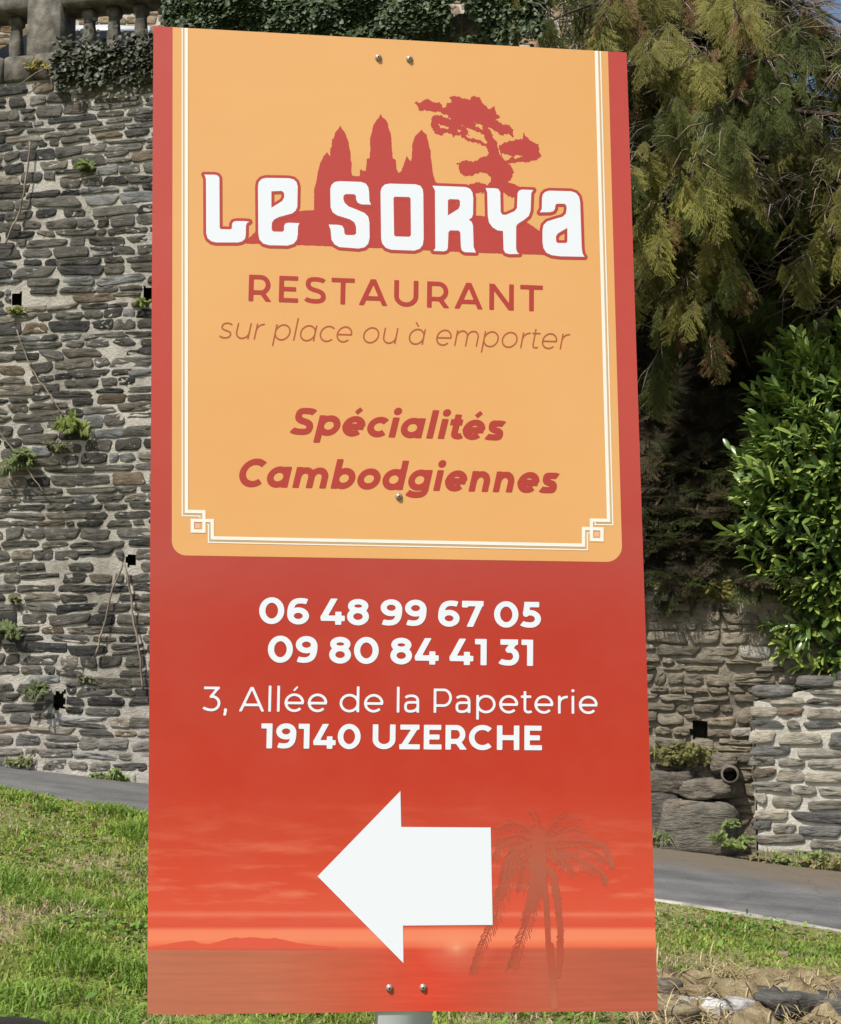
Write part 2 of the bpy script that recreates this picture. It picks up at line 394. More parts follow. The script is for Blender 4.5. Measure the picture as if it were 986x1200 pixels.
# ------------------------------------------------------------------ rubble walls
def rubble(s0, s1, zb, zt, P0, u, nrm, ch, sl_, seed, pal, holes=(), d=(.025, .06), gap=.016, mort=None, rowtilt=0.0):
    """stones laid in uneven courses on the plane through P0; returns V, F(list), col.
    s runs along u, z up; zb/zt are functions of s; holes are (s, z, ws, wz)"""
    r = np.random.default_rng(seed)
    K = 14; Vs = []; Fq = []; Ft = []; Cs = []; nv = 0
    z = min(zb(s0), zb(s1)) - .1
    zmax = max(zt(s0), zt(s1))
    while z < zmax:
        h = r.uniform(*ch)
        s = s0; first = r.uniform(.5, 1.0)
        while s < s1 - .05:
            L = r.uniform(*sl_) * (1.25 if r.random() < .2 else 1) * (.55 if r.random() < .16 else 1) * first; first = 1
            if s1 - (s + L) < .08: L = s1 - s
            parts = [(z, h)]
            if r.random() < .16 and h > ch[0] * 1.25: parts = [(z, h * .48), (z + h * .48, h * .52)]
            for (zz, hh) in parts:
                cs, cz = s + L / 2, zz + hh / 2
                wob = (vnoise([[cs * 1.1, cz * 1.3]], .8, seed)[0] - .5) * .10
                cz += wob + rowtilt * cs
                if cz - hh / 2 < zb(cs) - .03 or cz + hh / 2 > zt(cs) + .03: continue
                if any(abs(cs - hx) < (L + hw) / 2 - .01 and abs(cz - hz) < (hh + hv) / 2 - .01 for hx, hz, hw, hv in holes):
                    # trim the stone so that it stops at the hole
                    ok = False
                    for hx, hz, hw, hv in holes:
                        if abs(cs - hx) < (L + hw) / 2 - .01 and abs(cz - hz) < (hh + hv) / 2 - .01:
                            l0, l1 = s, s + L
                            if hx - hw / 2 - l0 > .08: l1 = hx - hw / 2; ok = True
                            elif l1 - (hx + hw / 2) > .08: l0 = hx + hw / 2; ok = True
                            Lx = l1 - l0; cs = (l0 + l1) / 2
                    if not ok: continue
                    LL = Lx
                else: LL = L
                a, b_ = LL / 2 - gap * r.uniform(.5, 1.3), hh / 2 - gap * r.uniform(.4, 1.2)
                if a < .03 or b_ < .02: continue
                # four split corners, straight-ish edges between them, the arrises knocked off
                cj = np.array([[-1, -1], [1, -1], [1, 1], [-1, 1]], float) * [a, b_] + r.normal(0, 1, (4, 2)) * [min(.16 * a, .03), .13 * b_]
                if r.random() < .22: cj[r.integers(0, 4)] *= [.80, .55]
                pts_ = []
                for e in range(4):
                    p_, q_ = cj[e], cj[(e + 1) % 4]; ln_e = np.hypot(*(q_ - p_)); cut = min(.028, .22 * ln_e) / ln_e * r.uniform(.5, 1.3)
                    for t_ in ((cut, .36, .66, 1 - cut) if e % 2 == 0 else (cut, .5, 1 - cut)):
                        pts_.append(p_ + (q_ - p_) * t_ + r.normal(0, .0035, 2))
                pts_ = np.array(pts_)[:K]; ox, oz = pts_[:, 0], pts_[:, 1]
                oz = oz + ox * r.normal(0, .03)
                dep = r.uniform(*d); gs, gz = r.normal(0, .02), r.normal(0, .07)
                base = nv
                for sc, dp, jt in ((1.0, -.03, 0), (.985, dep * .6, .003), (.91, dep * .98, .004), (.5, dep * 1.0, .007)):
                    q = dp + (ox * sc * gs + oz * sc * gz if dp > 0 else 0) + (r.normal(0, jt, K) if jt else 0)
                    Vs.append(np.c_[cs + ox * sc, cz + oz * sc, np.broadcast_to(q, ox.shape)])
                Vs.append(np.array([[cs, cz, dep + r.normal(0, .008)]]))
                for k in range(3):
                    i0 = base + k * K; j = np.arange(K)
                    Fq.append(np.c_[i0 + j, i0 + (j + 1) % K, i0 + K + (j + 1) % K, i0 + K + j])
                j = np.arange(K); Ft.append(np.c_[base + 3 * K + j, base + 3 * K + (j + 1) % K, np.full(K, base + 4 * K)])
                nv += 4 * K + 1
                c = np.array(pal(r, cs, cz)); Cs.append(np.tile(c, (4 * K + 1, 1)))
            s += L
        z += h
    V = np.concatenate(Vs); 
    W = P0[None, :] + V[:, :1] * u[None, :] + V[:, 2:3] * nrm[None, :]
    W[:, 2] = V[:, 1]
    return W, [np.concatenate(Fq), np.concatenate(Ft)], np.concatenate(Cs)

def mortar_sheet(s0, s1, zb, zt, P0, u, nrm, holes, seed, step=.022, amp=.03, wav=.035, depthf=None, thick=.5):
    """the mortar face with its weep holes opened and a real body behind it"""
    ns_, nz_ = int((s1 - s0) / step) + 1, 0
    ss = np.linspace(s0, s1, ns_)
    z0 = min(zb(s0), zb(s1)) - .25; z1 = max(zt(s0), zt(s1)); nz_ = int((z1 - z0) / step) + 1
    tt_ = np.linspace(0, 1, nz_)
    SS, TT = np.meshgrid(ss, tt_)
    ZB = np.array([zb(s) - .25 for s in ss]); ZT = np.array([zt(s) for s in ss])
    ZZ = ZB[None, :] + (ZT - ZB)[None, :] * TT
    P = np.c_[SS.ravel(), ZZ.ravel()]
    dq = (fbm(P, 7, seed, 3) - .5) * amp + (fbm(P, 1.1, seed + 9, 3) - .5) * wav
    if depthf is not None: dq = dq + depthf(P)
    V = P0[None, :] + P[:, :1] * u + dq[:, None] * nrm; V[:, 2] = P[:, 1]
    i = np.arange(ns_ * nz_).reshape(nz_, ns_)
    F = np.c_[i[:-1, :-1].ravel(), i[:-1, 1:].ravel(), i[1:, 1:].ravel(), i[1:, :-1].ravel()]
    cc = P[F].mean(1); keep = np.ones(len(F), bool)
    for hx, hz, hw, hv in holes: keep &= ~((np.abs(cc[:, 0] - hx) / (hw / 2) + .6 * (vnoise(cc, 22, 3) - .5) < 1) & (np.abs(cc[:, 1] - hz) / (hv / 2) + .6 * (vnoise(cc, 22, 8) - .5) < 1))
    return V, F[keep]

def wall_pal(r, s, z):
    k = r.random()
    base = np.array([.070, .066, .059]) * r.uniform(.75, 1.9)
    if k < .16: base = np.array([.125, .112, .092]) * r.uniform(.75, 1.5)
    elif k < .19: base = np.array([.125, .098, .070]) * r.uniform(.7, 1.2)
    elif k < .27: base = np.array([.155, .158, .158]) * r.uniform(.8, 1.4)
    elif k < .40: base = np.array([.042, .042, .041]) * r.uniform(.7, 1.3)
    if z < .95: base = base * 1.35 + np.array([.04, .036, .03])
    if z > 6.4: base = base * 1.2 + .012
    return base

# tall retaining wall, left of and behind the sign
S_L0 = -5.0
S_END = wall_pt(600, 100)
ztop_w = wall_xyz(30, 96)[2]
print('tall wall top', ztop_w, 'end', S_END)
zbw = lambda s: float(zroad((WALL_L + WDIR * s)[0]))
ztw = lambda s: ztop_w
def hole_at(px, py, wpx, hpx):
    s = wall_pt(px, py); p = wall_xyz(px, py); k = p[1] / FPX
    return (s, p[2], wpx * k * 1.05, hpx * k)
holes = [hole_at(20, 351, 12, 15), hole_at(174, 345, 12, 17), hole_at(154, 656, 11, 13), hole_at(70, 821, 13, 20)]
tall = empty('retaining_wall', WALL_L + WDIR * 1.5, 'tall grey slate rubble retaining wall with pale mortar joints, left of the sign', 'wall')
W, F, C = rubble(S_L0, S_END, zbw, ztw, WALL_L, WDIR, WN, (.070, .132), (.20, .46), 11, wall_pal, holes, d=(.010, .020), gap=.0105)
mesh_np('stones', W, F, M['stone'], tall, C)
V, F = mortar_sheet(S_L0, S_END, zbw, ztw, WALL_L, WDIR, WN, holes, 5,
                    amp=.009, wav=.007,
                    depthf=lambda P: .010 * np.clip((1.0 - P[:, 1]) / .6, 0, 1) * np.clip((fbm(P, 4.5, 41, 3) - .42) * 8, 0, 1) + .006 * np.clip((fbm(P, 1.6, 77, 3) - .60) * 10, 0, 1))
mesh_np('mortar', V, F, M['mortar'], tall, smooth=True)
# body of the wall behind its face, open where the weep holes run in
mb = MB()
def wall_block(s0, s1, z0, z1, d0, d1):
    c = [WALL_L + WDIR * s0 - WN * d0, WALL_L + WDIR * s1 - WN * d0, WALL_L + WDIR * s1 - WN * d1, WALL_L + WDIR * s0 - WN * d1]
    mb.add([(p[0], p[1], z0) for p in c] + [(p[0], p[1], z1) for p in c], [[3, 2, 1, 0], [4, 5, 6, 7], [0, 1, 5, 4], [1, 2, 6, 5], [2, 3, 7, 6], [3, 0, 4, 7]])
wall_block(S_L0, S_END, -.6, ztop_w, .30, .9)
mb.build('wall_core', M['mortar_dark'], tall)
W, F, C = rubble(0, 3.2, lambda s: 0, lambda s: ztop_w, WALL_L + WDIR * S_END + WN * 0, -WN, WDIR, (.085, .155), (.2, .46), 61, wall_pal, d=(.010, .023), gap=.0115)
mesh_np('end_stones', W, F, M['stone'], tall, C)
V, F = mortar_sheet(0, 3.2, lambda s: 0, lambda s: ztop_w, WALL_L + WDIR * S_END, -WN, WDIR, (), 15, amp=.012, wav=.012)
mesh_np('end_mortar', V, F, M['mortar'], tall, smooth=True)

# coping course, pillar, balusters and rail on the wall
WROT = math.atan2(WDIR[1], WDIR[0])
bal = empty('balustrade', WALL_L + WDIR * 1.5 + np.array([0, 0, ztop_w - WALL_L[2]]), 'weathered grey stone balustrade with square pillars on top of the tall wall', 'balustrade')
def wp(s, z, off=-.18): p = WALL_L + WDIR * s - WN * (-off); return np.array([p[0], p[1], z])
z_pl = wall_xyz(30, 66)[2]; z_rail = wall_xyz(30, 13)[2]
r_ = random.Random(5)
s = S_L0; mb = MB()
while s < S_END - .05:
    L = r_.uniform(.35, .75); L = min(L, S_END - s)
    p = wp(s + L / 2, (ztop_w + z_pl) / 2, -.17 + r_.uniform(-.012, .012)); mb.box(p, (L - .008, .44, z_pl - ztop_w - .004), WROT, 1, .02); s += L
mb.build('coping', M['baluster'], bal)
sp = wall_pt(53, 40); pw = .38
for q in (sp - 2.9, sp, sp + 2.9):
    if q > S_END - .2: continue
    mb = MB(); mb.box(wp(q, (z_pl + z_rail) / 2 + .06 - .12, -.14), (pw, .36, z_rail - z_pl + .12 + .24), WROT, 1, .015)
    mb.box(wp(q, z_rail + .26, -.14), (pw + .10, .46, .10), WROT, 1, .025)
    mb.build('pillar', M['baluster'], bal)
gap_px = [12, 98, 127, 159, 190]
svals = [wall_pt(p, 40) for p in gap_px]; stp = (svals[4] - svals[1]) / 3
q = svals[4] + stp
while q < S_END - .15:
    svals.append(q); q += stp
q = svals[0] - stp
while q > S_L0 + .1: svals.append(q); q -= stp
for k, q in enumerate(svals):
    if min(abs(q - (sp + e)) for e in (-2.9, 0, 2.9)) < .2: continue
    mb = MB(); H = z_rail - z_pl; a = .088
    prof = [(a * 1.08, 0), (a * 1.08, H * .09), (a * .80, H * .12), (a * .92, H * .30), (a * .86, H * .45), (a * .72, H * .70), (a * .70, H * .78), (a * .98, H * .84), (a * 1.04, H * .90), (a * 1.0, H)]
    c = wp(q, z_pl, -.14); mb2 = MB(); mb2.lathe((0, 0, 0), prof, 4, square=True)
    vv = np.array(mb2.v); cr, sr = math.cos(WROT), math.sin(WROT)
    vv = np.c_[vv[:, 0] * cr - vv[:, 1] * sr + c[0], vv[:, 0] * sr + vv[:, 1] * cr + c[1], vv[:, 2] + c[2]]
    mesh_np('baluster', vv, [mb2.q, mb2.t], M['baluster'], bal)
mb = MB()
c = wp((S_L0 + S_END) / 2, z_rail + .09, -.14); mb.box(c, (S_END - S_L0, .34, .18), WROT, 1, .03)
mb.build('rail', M['baluster'], bal)

# terrace behind the balustrade, the house and the car on it
ZT = at(90, 27, 16.6)[2] - 1.50
print('terrace', ZT, 'plinth', z_pl, 'wall top', ztop_w)
m_terr = mat_noise('terrace_gravel', [(.3, (.16, .15, .13)), (.7, (.30, .28, .25))], 6, .95, .1, (60, .6, .02))
c0 = WALL_L + WDIR * (S_L0 - 6) - WN * .6; c1 = WALL_L + WDIR * (S_END - .1) - WN * .6
V = [(*c0[:2], ZT), (*c1[:2], ZT), (*(c1 - WN * 16)[:2], ZT), (*(c0 - WN * 16)[:2], ZT)]
tag(mesh_np('terrace', V, [[0, 1, 2, 3]], m_terr), kind='structure')

house = empty('house', (-3.0, 25.5, ZT), 'tan stone house standing on the terrace beyond the balustrade', 'house')
m_hs = None
def house_pal(r, s, z): return np.array([.34, .265, .175]) * r.uniform(.6, 1.25) if r.random() > .2 else np.array([.30, .20, .12]) * r.uniform(.7, 1.2)
HU = np.array([1., 0, 0]); HN = np.array([0, -1., 0]); HP = np.array([-11., 25., ZT])
hw = [(4.0, ZT + 2.2, 1.1, 1.5), (8.6, ZT + 2.2, 1.1, 1.5), (3.9, ZT + 6.9, 1.1, 1.5), (12.2, ZT + 6.9, 1.1, 1.5), (12.4, ZT + 1.1, 1.1, 2.2)]
W, F, C = rubble(0, 15, lambda s: ZT + .05, lambda s: ZT + 8.9, HP, HU, HN, (.13, .24), (.25, .6), 31, house_pal, hw, d=(.01, .025))
mesh_np('stones', W, F, M['stone'], house, C)
V, F = mortar_sheet(0, 15, lambda s: ZT + .2, lambda s: ZT + 9, HP, HU, HN, hw, 55, step=.1, amp=.01)
mesh_np('wall', V, F, M['mortar_pale'], house)
mb = MB(); mb.box((-3.5, 28.2, ZT + 4.45), (14.96, 6, 8.9)); mb.build('body', M['mortar'], house)
m_roof = mat_noise('slate_roof', [(.3, (.05, .052, .06)), (.7, (.11, .112, .12))], 8, .7, .3, (20, .6, .03))
mb = MB(); mb.add([(-11.4, 24.6, ZT + 8.95), (4.4, 24.6, ZT + 8.95), (4.4, 31.6, ZT + 8.95), (-11.4, 31.6, ZT + 8.95), (-11.4, 28.1, ZT + 12), (4.4, 28.1, ZT + 12)], [[0, 1, 5, 4], [2, 3, 4, 5], [1, 2, 5], [3, 0, 4], [3, 2, 1, 0]])
mb.build('roof', m_roof, house)
m_glass = mat_flat('dark_glass', (.012, .014, .017), .25, .12); m_frame = mat_flat('window_paint', (.42, .16, .11), .5, .4)
for k, (hs, hz, a, c_) in enumerate(hw):
    nm = 'window' if k < 4 else 'door'
    mb = MB(); x = HP[0] + hs
    for dx in (-a / 2 + .05, a / 2 - .05): mb.box((x + dx, 25.02, hz), (.1, .08, c_))
    for dz in (-c_ / 2 + .05, 0, c_ / 2 - .05): mb.box((x, 25.03, hz + dz), (a - .21, .06, .08))
    fo = mb.build(nm, m_frame, house)
    mb = MB(); mb.box((x, 25.10, hz), (a - .02, .03, c_ - .02)); gl = mb.build('pane', m_glass, None)
    gl.parent = fo; gl.matrix_parent_inverse = Matrix.Translation(Vector(house.location) * -1)

# parked car seen between the balusters
m_car = mat_flat('silver_paint', (.62, .64, .66), .28, .5, .3); m_tyre = mat_flat('tyre_rubber', (.025, .025, .026), .85, .2); m_rim = mat_flat('alloy', (.5, .5, .52), .35, .5, .8)
CARX, CARY = -4.4, at(60, 26, 17.2)[1]
zc = ZT
car = empty('parked_car', (CARX, CARY, ZT), 'parked silver car with dark windows, half hidden by the balustrade', 'car')
def car_loft(prof, y0, y1, tuck, mat, name):
    mb = MB(); n_ = len(prof)
    ys = [(y0, .93), (y0 + .12, 1), (y1 - .12, 1), (y1, .93)]
    V = []
    for (yy, k) in ys:
        for (px_, pz) in prof: V.append((CARX + px_ * (.985 if k < 1 else 1), CARY + yy * (1 - tuck * max(0, pz - .85)), zc + pz * (1 if k == 1 else (.985 if pz > .4 else 1.02))))
    F = []
    for k in range(3):
        for i_ in range(n_): F.append([k * n_ + i_, (k + 1) * n_ + i_, (k + 1) * n_ + (i_ + 1) % n_, k * n_ + (i_ + 1) % n_])
    F.append(list(range(n_))); F.append([3 * n_ + i_ for i_ in range(n_)][::-1])
    mb.add(V, F); return mb.build(name, mat, car, smooth=False)
body = [(-2.1, .35), (-2.15, .62), (-2.05, .76), (-1.25, .86), (1.75, .88), (2.05, .84), (2.12, .6), (2.08, .32), (1.7, .25), (-1.7, .25)]
car_loft(body, -.86, .86, 0, m_car, 'body')
car_loft([(-1.30, .845), (-.45, 1.40), (.95, 1.40), (1.76, .865)], -.80, .80, .28, m_glass, 'window')
car_loft([(-.50, 1.385), (-.30, 1.45), (.5, 1.475), (.9, 1.44), (1.05, 1.375)], -.80, .80, .28, m_car, 'roof')
for px_ in (-.42, .28, .98):
    mb = MB(); mb.tube([(CARX + px_ - .04, CARY - .80, zc + .86), (CARX + px_, CARY - .685, zc + 1.40)], .03, 5); mb.build('window_pillar', m_car, car)
for px_ in (-1.35, 1.35):
    for sgn in (-1, 1):
        mb = MB(); mb.lathe((CARX + px_, CARY + sgn * .80, zc + .32), [(.18, -.09), (.30, -.09), (.32, -.06), (.32, .06), (.30, .09), (.18, .09)], 20, 'y'); wh = mb.build('wheel', m_tyre, car, smooth=True)
        mb = MB(); mb.lathe((CARX + px_, CARY + sgn * .80, zc + .32), [(.05, -.10), (.19, -.085), (.19, .085), (.05, .10)], 12, 'y'); rm = mb.build('rim', m_rim)
        rm.parent = wh; rm.matrix_parent_inverse = Matrix.Translation(Vector(car.location) * -1)

# ------------------------------------------------------------------ right side: shaded low wall, front wall, bank
SLO = S_END + .02; SHI = SLO + 9
ztl = wall_xyz(775, 676)[2]
print('low wall top', ztl)
hole_r = [hole_at(820, 856, 18, 19)]
def low_pal(r, s, z):
    k = r.random()
    c = np.array([.15, .13, .10]) * r.uniform(.7, 1.7)
    if k < .25: c = np.array([.19, .165, .125]) * r.uniform(.7, 1.3)
    elif k < .33: c = np.array([.30, .285, .25]) * r.uniform(.8, 1.2)
    return c
ztlow = lambda s: ztl + .10 * math.sin(s * 2.1)
low = empty('old_wall', WALL_L + WDIR * (SLO + 1), 'low crumbling brown rubble wall right of the sign, shaded by the conifer', 'wall')
W, F, C = rubble(SLO, SHI, zbw, ztlow, WALL_L, WDIR, WN, (.06, .12), (.13, .36), 23, low_pal, hole_r, d=(.015, .06), gap=.012)
mesh_np('stones', W, F, M['stone'], low, C)
V, F = mortar_sheet(SLO, SHI, zbw, ztlow, WALL_L, WDIR, WN, hole_r, 8, amp=.04, depthf=lambda P: .02 * np.clip((fbm(P, 1.8, 14, 3) - .5) * 8, 0, 1))
mesh_np('mortar', V, F, M['mortar_dark'], low, smooth=True)
mb = MB(); wall_block(SLO, SHI, -.8, ztl - .12, .32, .7); mb.build('wall_core', M['mortar_dark'], low)

# front wall with the pale joints, a little proud of the old one
FO = .36
FP = WALL_L + WN * FO
def fwall_pt(px):
    d = ray(px, 880); A = np.array([[WDIR[0], -d[0]], [WDIR[1], -d[1]]])
    return np.linalg.solve(A, -(FP[:2]))[0]
F0 = fwall_pt(886); F1 = F0 + 6
def fz(px, py): p = FP + WDIR * fwall_pt(px); return at(px, py, p[1])[2]
zf0, zf1 = fz(878, 822), fz(986, 800)
ztf = lambda s: zf0 + (zf1 - zf0) * min(1, max(0, (s - F0) / (fwall_pt(986) - F0)))
def front_pal(r, s, z):
    k = r.random(); c = np.array([.235, .220, .185]) * r.uniform(.55, 1.35)
    if k < .25: c = np.array([.115, .113, .108]) * r.uniform(.7, 1.3)
    elif k < .5: c = np.array([.32, .295, .24]) * r.uniform(.75, 1.25)
    elif k < .53: c = np.array([.17, .135, .10]) * r.uniform(.7, 1.2)
    return c
front = empty('stone_wall', FP + WDIR * (F0 + .8), 'pale grey stone wall with wide cream mortar joints under the laurel bush, at the right', 'wall')
zbf = lambda s: float(zroad((FP + WDIR * s)[0]))
W, F, C = rubble(F0 - .05, F1, zbf, ztf, FP, WDIR, WN, (.085, .145), (.20, .50), 79, front_pal, d=(.014, .030), gap=.012)
mesh_np('stones', W, F, M['stone'], front, C)
V, F = mortar_sheet(F0, F1, zbf, ztf, FP, WDIR, WN, (), 18, amp=.012, wav=.006)
mesh_np('mortar', V, F, M['mortar_pale'], front, smooth=True)
# its left return
W, F, C = rubble(0, FO, zbf, lambda s: zf0, FP + WDIR * F0, -WN, -WDIR, (.10, .16), (.2, .36), 78, front_pal, d=(.01, .025), gap=.02)
mesh_np('return_stones', W, F, M['stone'], front, C)
V, F = mortar_sheet(0, FO, lambda s: zbf(F0), lambda s: zf0, FP + WDIR * F0, -WN, -WDIR, (), 19, amp=.025)
mesh_np('return_mortar', V, F, M['mortar_pale'], front, smooth=True)
# coping stones
r_ = random.Random(8); s = F0 - .02; mbs = []
V_all = []; F_q = []; F_t = []; C_all = []; nvt = 0
def rock_mesh(c, size, rot, seed, n1=10, n2=14, rough=.22, flat=1.0):
    """an angular stone: a sphere pushed towards a box, chipped by noise"""
    r = np.random.default_rng(seed)
    th = np.linspace(0, np.pi, n1); ph = np.linspace(0, 2 * np.pi, n2, endpoint=False)
    T, Pp = np.meshgrid(th, ph, indexing='ij')
    D = np.c_[(np.sin(T) * np.cos(Pp)).ravel(), (np.sin(T) * np.sin(Pp)).ravel(), np.cos(T).ravel()]
    p = 5.5; k = (np.abs(D) ** p).sum(1) ** (-1 / p)
    Q = D * (k * (1 + rough * (fbm(D + r.uniform(0, 50, 3), 1.9, seed, 5) - .5) * 2.4))[:, None]
    Q = Q * np.array(size) / 2
    cr, sr = math.cos(rot), math.sin(rot)
    Q = np.c_[Q[:, 0] * cr - Q[:, 1] * sr, Q[:, 0] * sr + Q[:, 1] * cr, Q[:, 2]] + np.array(c)
    i = np.arange(n1 * n2).reshape(n1, n2)
    F = np.c_[i[:-1].ravel(), i[1:].ravel(), np.roll(i, -1, 1)[1:].ravel(), np.roll(i, -1, 1)[:-1].ravel()]
    return Q, F
while s < F1:
    L = r_.uniform(.3, .6); zz = ztf(s + L / 2) + .045
    p = FP + WDIR * (s + L / 2) - WN * .13
    Q, F = rock_mesh((p[0], p[1], zz), (L * .97, .34, .11), WROT, int(s * 100) + 3, rough=.1)
    V_all.append(Q); F_q.append(F + nvt); nvt += len(Q); C_all.append(np.tile(np.array([.12, .115, .105]) * r_.uniform(.5, 1.6), (len(Q), 1))); s += L
mesh_np('coping', np.concatenate(V_all), np.concatenate(F_q), M['rock'], front, np.concatenate(C_all))

# earth bank above the walls
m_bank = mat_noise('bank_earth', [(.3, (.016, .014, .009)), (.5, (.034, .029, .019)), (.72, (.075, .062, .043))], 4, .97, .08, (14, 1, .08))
nb, mbk = 90, 60
ss = np.linspace(SLO - .1, SHI, nb); tt_ = np.linspace(0, 1, mbk)
SS, TT = np.meshgrid(ss, tt_)
dep = TT * 9.0 + .02; hgt = np.where(dep < 4.2, (dep / 4.2) ** .8 * 4.6, 4.6 + (dep - 4.2) * .12)
P2 = np.c_[SS.ravel(), dep.ravel()]
hgt = hgt.ravel() + (fbm(P2, 1.2, 4, 4) - .5) * .7 * np.clip(dep.ravel() / .8, 0, 1)
V = WALL_L[None, :] + P2[:, :1] * WDIR - P2[:, 1:2] * WN; V[:, 2] = ztl - .02 + hgt - .6 * np.clip(1 - P2[:, 1] / .2, 0, 1)
i = np.arange(nb * mbk).reshape(mbk, nb); Fb = np.c_[i[:-1, :-1].ravel(), i[:-1, 1:].ravel(), i[1:, 1:].ravel(), i[1:, :-1].ravel()]
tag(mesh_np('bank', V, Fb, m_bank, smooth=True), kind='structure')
BANK = V.reshape(mbk, nb, 3)
def bank_pt(s, dd_):
    a = (s - ss[0]) / (ss[-1] - ss[0]) * (nb - 1); b_ = np.clip(dd_ / 9.0 * (mbk - 1), 0, mbk - 1)
    return BANK[int(round(b_)), int(round(np.clip(a, 0, nb - 1)))]
# fill behind the front wall
V = []
for s in np.linspace(F0, F1, 30):
    for k in range(4):
        p = FP + WDIR * s - WN * (.25 + k * .12 * 1.0); V.append((p[0], p[1], ztf(s) - .02 + .03 * k + .02 * math.sin(s * 9 + k)))
i = np.arange(120).reshape(30, 4); F = np.c_[i[:-1, :-1].ravel(), i[1:, :-1].ravel(), i[1:, 1:].ravel(), i[:-1, 1:].ravel()]
tag(mesh_np('planting_bed', V, F, m_bank), kind='structure')

# old pier of rough stone at the foot of the walls, with its drain pipe
pier = empty('stone_pier', on_road(812, 990), 'broken rough stone pier at the foot of the wall, beside the road', 'stone pier')
def wrock(px, py, off, size, seed, col, rough=.2, rot=None):
    p = wall_xyz(px, py) + WN * off
    Q, F = rock_mesh(p, size, WROT if rot is None else rot, seed, 36, 48, rough)
    return Q, F, np.tile(np.array(col), (len(Q), 1))
def rocks_obj(name, lst, parent):
    V = []; F = []; C = []; k = 0
    for Q, f, c in lst: V.append(Q); F.append(f + k); C.append(c); k += len(Q)
    return mesh_np(name, np.concatenate(V), np.concatenate(F), M['rock'], parent, np.concatenate(C))
rocks_obj('block', [wrock(818, 965, .20, (.66, .42, .46), 3, (.17, .155, .128), .16)], pier)
rocks_obj('side_block', [wrock(775, 958, .12, (.34, .30, .60), 4, (.12, .11, .095), .16)], pier)
rocks_obj('ledge', [wrock(786, 915, .10, (.40, .34, .20), 5, (.12, .105, .085), .25), wrock(826, 922, .15, (.44, .34, .17), 6, (.17, .15, .12), .25), wrock(848, 893, .10, (.22, .26, .16), 9, (.19, .165, .13), .25), wrock(800, 940, .22, (.3, .3, .12), 8, (.2, .17, .13), .3)], pier)
pp = wall_xyz(855, 904)
mb = MB(); th = [np.array(pp) - WN * .1 + WN * q for q in (0, .20, .22)]
mb.tube(th, [.085, .085, .082], 18)
dp = empty('drain_pipe', pp, 'short clay drain pipe poking out of the wall above the stone pier', 'drain pipe')
# open pipe: outer skin, lip and bore
def open_pipe(p0, axis, L, ro, ri, n_=20):
    a = np.cross(axis, (0, 0, 1)); a /= np.linalg.norm(a); b_ = np.cross(axis, a); V = []; F = []
    for (rr_, q) in ((ro, 0), (ro, L), (ri, L), (ri, .0)):
        for i_ in range(n_):
            an = 2 * math.pi * i_ / n_; V.append(p0 + axis * q + rr_ * (a * math.cos(an) + b_ * math.sin(an)))
    for k in range(3):
        for i_ in range(n_): F.append([k * n_ + i_, k * n_ + (i_ + 1) % n_, (k + 1) * n_ + (i_ + 1) % n_, (k + 1) * n_ + i_])
    F.append([3 * n_ + i_ for i_ in range(n_)][::-1]); return V, F
V, F = open_pipe(np.array(pp) + WN * .0, WN, .29, .078, .060)
mb = MB(); mb.add(V[:80], F[:40]); mb.build('pipe', mat_noise('clay_pipe', [(.3, (.09, .08, .065)), (.7, (.20, .18, .15))], 9, .9, .1, (50, .6, .01)), dp, smooth=False)
mb = MB(); mb.add(V[40:80], [[i_ - 40 for i_ in f] for f in F[40:]]); mb.build('bore', M['hole'], dp)

# ------------------------------------------------------------------ vegetation
def leaf_cards(P, D, U, L, Wd, col, fold=.25, curl=.2, blunt=False):
    """n folded, pointed leaves: base P, direction D, up U (arrays), length L, width Wd -> V, F, col"""
    n_ = len(P); D = D / np.linalg.norm(D, axis=1, keepdims=True)
    Sd = np.cross(D, U); Sd /= (np.linalg.norm(Sd, axis=1, keepdims=True) + 1e-9); Up = np.cross(Sd, D)
    L = L[:, None]; Wd = Wd[:, None]
    st = [(0.0, 0.08), (.22, .72), (.58, 1.0), (.87, .74), (1.0, .14)] if blunt else [(0.0, 0.08), (.25, .75), (.55, 1.0), (.82, .62), (1.0, .05)]
    V = np.zeros((n_, 15, 3))
    for k, (t_, w_) in enumerate(st):
        mid = P + D * L * t_ - Up * L * curl * t_ * t_
        V[:, k * 3] = mid - Sd * Wd * w_ / 2 + Up * Wd * fold * w_
        V[:, k * 3 + 1] = mid
        V[:, k * 3 + 2] = mid + Sd * Wd * w_ / 2 + Up * Wd * fold * w_
    f = []
    for k in range(4):
        f.append([k * 3, k * 3 + 1, k * 3 + 4, k * 3 + 3]); f.append([k * 3 + 1, k * 3 + 2, k * 3 + 5, k * 3 + 4])
    F = (np.array(f)[None] + (np.arange(n_) * 15)[:, None, None]).reshape(-1, 4)
    return V.reshape(-1, 3), F, np.repeat(col, 15, 0)

def unit(v): return v / (np.linalg.norm(v, axis=-1, keepdims=True) + 1e-9)

